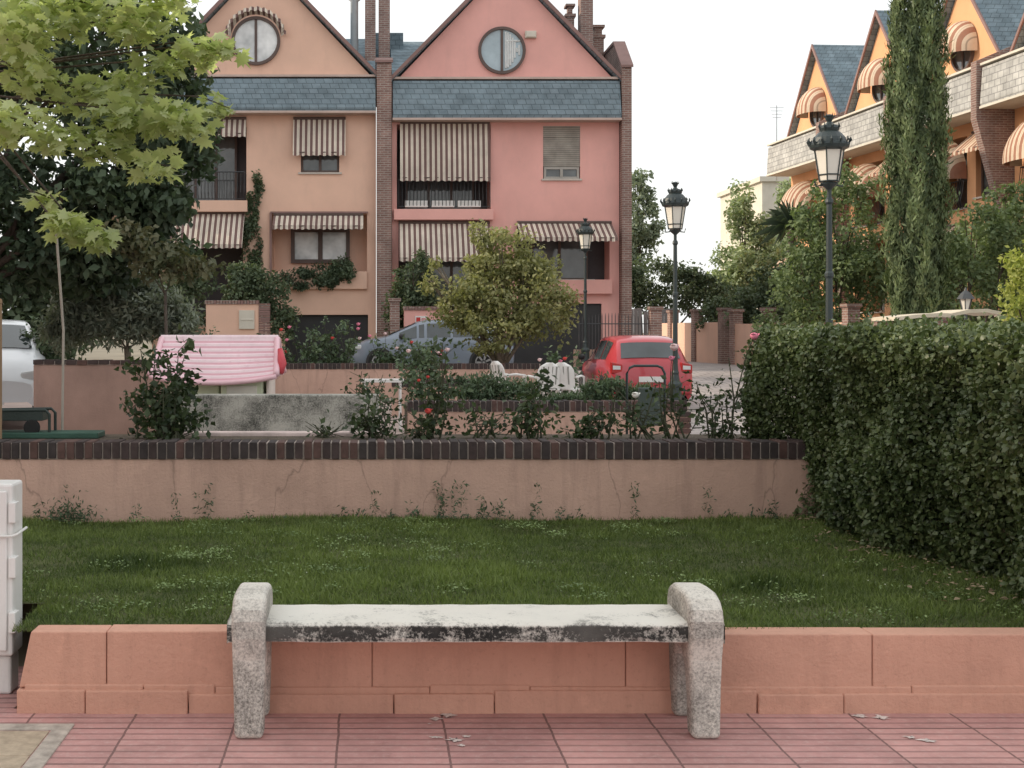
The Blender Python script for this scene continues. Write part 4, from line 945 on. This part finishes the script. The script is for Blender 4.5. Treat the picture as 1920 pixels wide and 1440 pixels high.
# ------------------------------------------------------------------ trees
tree('ornamental_tree','small yellow green fine leaved tree in walled bed',(2.95,28.2,.3),.09,[(0,0,2.1,1.35,1.2,1.1,4600),(-.9,0,1.75,.8,.8,.75,1900),(1.0,0,1.9,.85,.8,.95,2300),(0,0,3.0,.95,.9,.7,1900),(-.2,-.3,1.3,1.25,.9,.55,1900),(.7,0,2.7,.65,.6,.6,1000),(-1.6,0,2.35,.3,.3,.25,160),(-.5,0,3.45,.3,.3,.4,180),(-1.5,0,2.8,.2,.2,.2,70)],.10,LEAFY,BARKG,K=34,spread=.22,fork=.35)
tree('olive_tree','grey green olive tree in brown planter',(-3.2,17,.9),.05,[(-.5,0,.95,.55,.5,.42,4600),(.25,0,.98,.6,.5,.4,5000),(-.1,0,1.2,.6,.5,.32,3400),(.65,0,.78,.35,.4,.34,1800),(-.85,0,.75,.35,.3,.34,1800),(-.1,-.2,.75,.6,.3,.25,1800)],.10,LEAFO,BARKG,K=34,tmpl=T_NARROW,fork=.6,twig=.4,spread=.28)
tree('shade_tree','large dark broadleaf tree standing behind olive tree',(-4.95,15.5,.2),.2,[(-.3,0,4.6,1.6,1.5,1.3,5200),(1.4,0,5.0,1.3,1.4,1.1,4200),(2.1,0,3.9,.95,1.1,.8,3200),(-.2,-.2,3.0,1.4,1.3,.9,4600),(1.4,-.2,2.9,1.2,1.1,.8,3800),(.5,0,6.0,1.8,1.5,.9,3000),(2.35,0,3.2,.8,.8,.6,2300),(-.2,.4,2.1,1.2,1.0,.7,3200),(1.2,.5,2.3,1.1,.9,.5,2600),(2.1,.3,2.6,.8,.8,.45,1800),(2.7,0,4.7,.5,.6,.6,900),(2.9,0,3.7,.4,.5,.5,500)],.12,LEAFD,K=30,spread=.24,fork=.9,twig=.5)
tree('young_tree','slender small tree with reddish tinged leaves',(-2.25,14.2,.3),.02,[(-.25,0,2.2,.5,.4,.28,600),(.15,0,2.0,.45,.4,.25,500),(-.5,0,2.35,.35,.4,.22,300)],.085,LEAFRED,K=14,fork=.85,twig=.6)
e=tag(empty('maple_tree',(-3.9,9.6,.3)),'light green maple with lobed leaves overhanging the garden','tree')
mb=MB()
mb.tube([(0,0,-.1),(.05,0,1.5),(.15,-.1,2.6),(.4,-.2,3.6)],[.17,.14,.12,.08],12)
CL=[(1.55,-.9,3.35,.34,230),(1.95,-.9,3.5,.32,190),(2.35,-.9,3.4,.27,140),(2.7,-.7,3.25,.2,80),(1.5,-1.0,2.7,.25,130),(1.78,-1.0,2.6,.18,60),(2.9,-.8,3.22,.12,26),
    (2.25,-.9,2.75,.27,140),(2.62,-.95,2.72,.24,120),(2.1,-.9,2.55,.2,80),(2.45,-.9,2.42,.2,64),(1.85,-1.0,2.03,.15,60),(2.05,-1.0,1.93,.17,55),(1.6,-.9,3.05,.24,100),(2.2,-.6,3.0,.22,80),(1.9,-.7,2.95,.24,90),(1.45,-.8,3.55,.3,90),(2.85,-.8,2.85,.14,36),(2.45,-.8,3.1,.2,60),(1.7,-.9,2.2,.13,26),(2.55,-.9,3.55,.2,50)]
P_=[];V_=[]
for (x,y,z,r,n_) in CL:
    q=R.normal(size=(n_,3)); q/=np.linalg.norm(q,axis=1,keepdims=True); q*= (R.random(n_)**.4*r*1.1)[:,None]; q[:,2]*=.5
    P_.append(q+np.array([x,y,z])); V_.append(np.full(n_,random.uniform(.3,.95)))
    mb.tube([(.15,-.1,2.6) if z<2.9 else (.3,-.15,3.3),((x+.2)/2,(y-.1)/2,max(z,2.6)*.5+1.6),(x-.1,y,z+.06),(x+r*.7,y,z-.02)],[.02,.010,.006,.003],6)
mb.obj('trunk',BARK,e,smooth=True)
scatter('crown',np.vstack(P_),.095,T_MAPLE,LEAFM,e,val=np.concatenate(V_),up=1.2)
e=tag(empty('cypress_tree',(12.85,30,.15)),'tall narrow Italian cypress rising above the gardens','tree')
mb=MB(); mb.tube([(0,0,-.1),(0,0,5),(0,0,10.5)],[.15,.09,.02],10); mb.obj('trunk',BARK,e)
n=46000; z=.7+10.8*R.random(n); th=6.283*R.random(n)
prof=np.interp(z,[.7,1.5,4,7,9.5,11,11.6],[.3,.52,.66,.62,.5,.36,.1])
lump=1+.13*np.sin(th*5+z*1.1)+.10*np.sin(th*9-z*2.7)+.08*np.sin(z*5+th*3)+.07*np.sin(z*11+th*7)
rr=prof*lump*(1-.28*R.random(n)**1.5)*(1+.12*(R.random(n)<.04))
Pc=np.c_[rr*np.cos(th),rr*np.sin(th),z]; out=np.c_[np.cos(th),np.sin(th),np.zeros(n)]*1.2
scatter('crown',Pc,.14,T_NARROW,LEAFC,e,axis=(0,0,1.0),out=out,up=0,val=.48+.22*np.sin(th*5+z*1.1)+.18*np.sin(th*9-z*2.7)+.15*np.sin(z*7+th*4))
FARD=leafmat('far_dark_leaf',(.13,.17,.125),(.26,.31,.21),.25)  # dark greens lifted in colour to imitate distance haze
RT=[('garden_tree','leafy green garden tree beside the cypress',(13.2,36,.4),[(0,0,3.6,1.5,1.4,1.4,3000),(-1.1,0,2.6,1.0,1,1.1,1800),(1,0,3.0,1.2,1,1.4,2200),(0.2,0,5.0,1.1,1,1.0,1500),(-.3,0,1.5,1.6,1.2,.9,1800),(-.7,0,4.3,.7,.8,.6,700)],LEAFG,.13),
 ('garden_tree','bushy green tree behind the tall hedge',(14.4,30.5,.2),[(0,0,3.6,1.4,1.3,1.3,3000),(1,0,2.9,1.2,1,1.4,2200),(-.9,0,2.5,.9,1,1.2,1500),(1.3,0,4.4,1.0,.9,.7,1400),(.1,0,1.6,1.6,1.2,.9,1600)],LEAFG,.12),
 ('garden_tree','broad green tree before the orange townhouses',(16.2,33,.2),[(0,0,3.4,1.5,1.3,1.4,2600),(1.0,0,2.8,1.3,1,1.3,1800),(-1.0,0,2.6,1.1,1,1.4,1600),(0,0,1.3,1.8,1.2,.9,1300)],LEAFG,.13),
 ('garden_tree','dense green tree above the garden wall',(13.8,44,.45),[(0,0,2.2,1.2,1.2,1.4,2300),(-.9,0,1.7,.9,1,1.1,1400),(1.1,0,2.9,1.3,1.2,1.4,2300),(2.2,0,3.4,1.2,1.2,1.4,2000)],LEAFDF,.14),
 ('ornamental_shrub','bright yellow green shrub beside the tall hedge',(10.35,20,0),[(0,0,2.45,.55,.5,.7,2000),(.35,0,2.85,.45,.4,.4,1000),(-.1,0,1.7,.5,.5,.6,1200)],LEAFL,.085),
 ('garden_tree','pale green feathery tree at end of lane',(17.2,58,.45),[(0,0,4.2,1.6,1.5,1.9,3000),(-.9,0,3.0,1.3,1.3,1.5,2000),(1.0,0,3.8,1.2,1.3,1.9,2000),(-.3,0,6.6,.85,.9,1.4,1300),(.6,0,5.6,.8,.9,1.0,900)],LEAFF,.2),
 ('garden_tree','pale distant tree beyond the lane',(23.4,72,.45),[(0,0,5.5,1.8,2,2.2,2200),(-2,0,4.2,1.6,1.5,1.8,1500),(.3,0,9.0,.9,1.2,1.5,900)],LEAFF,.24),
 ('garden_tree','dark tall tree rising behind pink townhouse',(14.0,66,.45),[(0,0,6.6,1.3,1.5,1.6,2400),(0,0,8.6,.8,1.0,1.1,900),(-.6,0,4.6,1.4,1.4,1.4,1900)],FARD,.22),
 ('climbing_vine','dense dark vine mass covering the lane gate',(12.6,54.5,.45),[(0,0,3.0,2.2,1.2,1.3,4400),(-1.8,0,3.1,1.3,1,1.1,2300),(1.7,0,2.6,1.4,1,1.2,2300),(2.6,-2,1.6,1.3,1,1.1,1600)],LEAFDF,.16),
 ('clipped_shrub','rounded dark clipped shrub along garden wall',(12.6,46.5,.45),[(0,0,1.7,.9,.9,.9,1900),(.9,0,2.1,.9,.9,.9,1700)],LEAFDF,.12),
 ('clipped_shrub','rounded green clipped shrub along garden wall',(13.3,39,.45),[(0,0,1.6,.95,.9,.95,1900),(1.0,0,1.5,.8,.8,.9,1300),(-.9,0,1.1,.7,.7,.8,1000)],LEAFG,.12),
 ('house_shrub','dark evergreen shrub climbing before pink townhouse',(1.35,38.2,.45),[(0,0,2.6,.75,.6,1.1,2400),(-.4,0,1.6,.6,.6,.9,1500),(.6,0,1.7,.7,.6,1.0,1600)],LEAFDF,.12),
 ('house_shrub','dark evergreen shrub beside entrance wall',(-3.1,38.2,.45),[(0,0,2.3,.8,.6,.9,2000),(-.8,0,2.5,.7,.6,.9,1600),(.5,0,1.5,.6,.6,.7,1200)],LEAFDF,.12),
 ('house_shrub','leafy dark shrub below the peach balcony',(-5.6,37.9,.45),[(0,0,2.2,1.2,.6,1.4,2600),(-1.4,0,2.6,1.1,.6,1.6,2000)],LEAFDF,.13),
 ('backdrop_tree','dark tree closing the gap beside the peach townhouse',(-10.5,36,.3),[(0,0,4,3.0,2,3,4800),(-3.2,0,4,3,2,3.4,3600),(1.6,0,2.2,1.6,1.5,1.8,2400),(0,0,8,2.6,2,2,2400),(1.0,0,1.2,2.4,1.4,1.2,2000)],LEAFDF,.24)]
for nm,lb,loc,lob,mt,lf in RT:
    tree(nm,lb,loc,.1 if loc[1]<50 else .16,lob,lf,mt,BARK,'tree' if 'tree' in nm else 'shrub',K=30,spread=.23,fork=.4,twig=.6)
e=tag(empty('palm_tree',(16.2,49,.45)),'spiky palm tree before pale building','palm tree')
mb=MB(); mb.tube([(0,0,0),(.05,0,2.5),(0,0,5.2)],[.2,.15,.16],10); mb.obj('trunk',BARK,e)
mb=MB()
for i in range(110):
    a=random.uniform(0,6.28); el=random.uniform(-.5,1.3); Ln=random.uniform(1.0,1.5); d=Vector((math.cos(a)*math.cos(el),math.sin(a)*math.cos(el),math.sin(el)))
    p0=Vector((0,0,5.2)); pm=p0+d*Ln*.6; p1=p0+d*Ln-Vector((0,0,.35)); s_=Vector((-math.sin(a),math.cos(a),0))*.025
    mb.add([p0-s_,p0+s_,pm+s_*1.3,p1,pm-s_*1.3],[(0,1,2,3,4)])
mb.obj('crown',LEAFDF,e)
e=tag(empty('garden_canopy',(9.8,22,0)),'low flat cream canvas canopy just above the hedge','canopy')
mb=MB()
for x in (-.8,.8): mb.tube([(x,0,0),(x,0,1.83)],.025,8)
mb.obj('pole',FRAMEB,e)
mb=MB(); pts=[(-.95,1.83),(-.6,1.87),(-.2,1.90),(0,1.89),(.3,1.96),(.6,1.97),(.85,1.92)]
mb.prism_y(pts+[(x,z-.06) for x,z in pts[::-1]],-.5,.5); mb.obj('canopy',M('cream_canvas',(.62,.56,.45)),e)
e=tag(empty('garden_lantern',(11.3,24.2,0)),'small black post lantern in garden','lantern')
mb=MB(); mb.tube([(0,0,0),(0,0,1.95)],.03,8); mb.obj('post',IRON,e)
mb=MB(); mb.lathe([(.05,1.96),(.11,2.2)],n=6); mb.obj('lantern_glass',MILK,e)
mb=MB(); mb.lathe([(.17,2.2),(.1,2.3),(.03,2.36),(.01,2.42)],n=8)
for j in range(6):
    a=j*math.pi/3; mb.tube([(.055*math.cos(a),.055*math.sin(a),1.95),(.12*math.cos(a),.12*math.sin(a),2.2)],.01,4)
mb.obj('lantern_cap',IRON,e)

# ------------------------------------------------------------------ world, sun, camera
SUN_EL=math.radians(24); SUN_AZ=math.radians(-80)
W=bpy.data.worlds.new('World'); S.world=W; W.use_nodes=True; t=W.node_tree; t.nodes.clear()
sky=t.nodes.new('ShaderNodeTexSky'); sky.sky_type='NISHITA'; sky.sun_disc=False; sky.sun_elevation=SUN_EL; sky.sun_rotation=SUN_AZ; sky.air_density=1.0; sky.dust_density=5.0; sky.ozone_density=1.0
mx=t.nodes.new('ShaderNodeMix'); mx.data_type='RGBA'; mx.inputs[0].default_value=.72; mx.inputs[7].default_value=(9.6,9.65,9.45,1)
bg=t.nodes.new('ShaderNodeBackground'); bg.inputs[1].default_value=.15; o=t.nodes.new('ShaderNodeOutputWorld')
t.links.new(sky.outputs[0],mx.inputs[6]); t.links.new(mx.outputs[2],bg.inputs[0]); t.links.new(bg.outputs[0],o.inputs[0])
sl=bpy.data.lights.new('sun','SUN'); sl.energy=3.0; sl.angle=math.radians(.6); sl.color=(1,.85,.66)
so=bpy.data.objects.new('sun',sl); COL.objects.link(so)
d=Vector((math.sin(SUN_AZ)*math.cos(SUN_EL),math.cos(SUN_AZ)*math.cos(SUN_EL),math.sin(SUN_EL)))
so.rotation_euler=d.to_track_quat('Z','Y').to_euler()
cam=bpy.data.cameras.new('camera'); co=bpy.data.objects.new('camera',cam); COL.objects.link(co)
co.location=(0,0,1.6); co.rotation_euler=(math.radians(90),0,0)
cam.sensor_width=36; cam.lens=45; cam.shift_x=.1406; cam.shift_y=-.052; cam.clip_end=2000; cam.clip_start=.05
S.camera=co
S.view_settings.view_transform='Standard'; S.view_settings.look='None'; S.view_settings.exposure=0
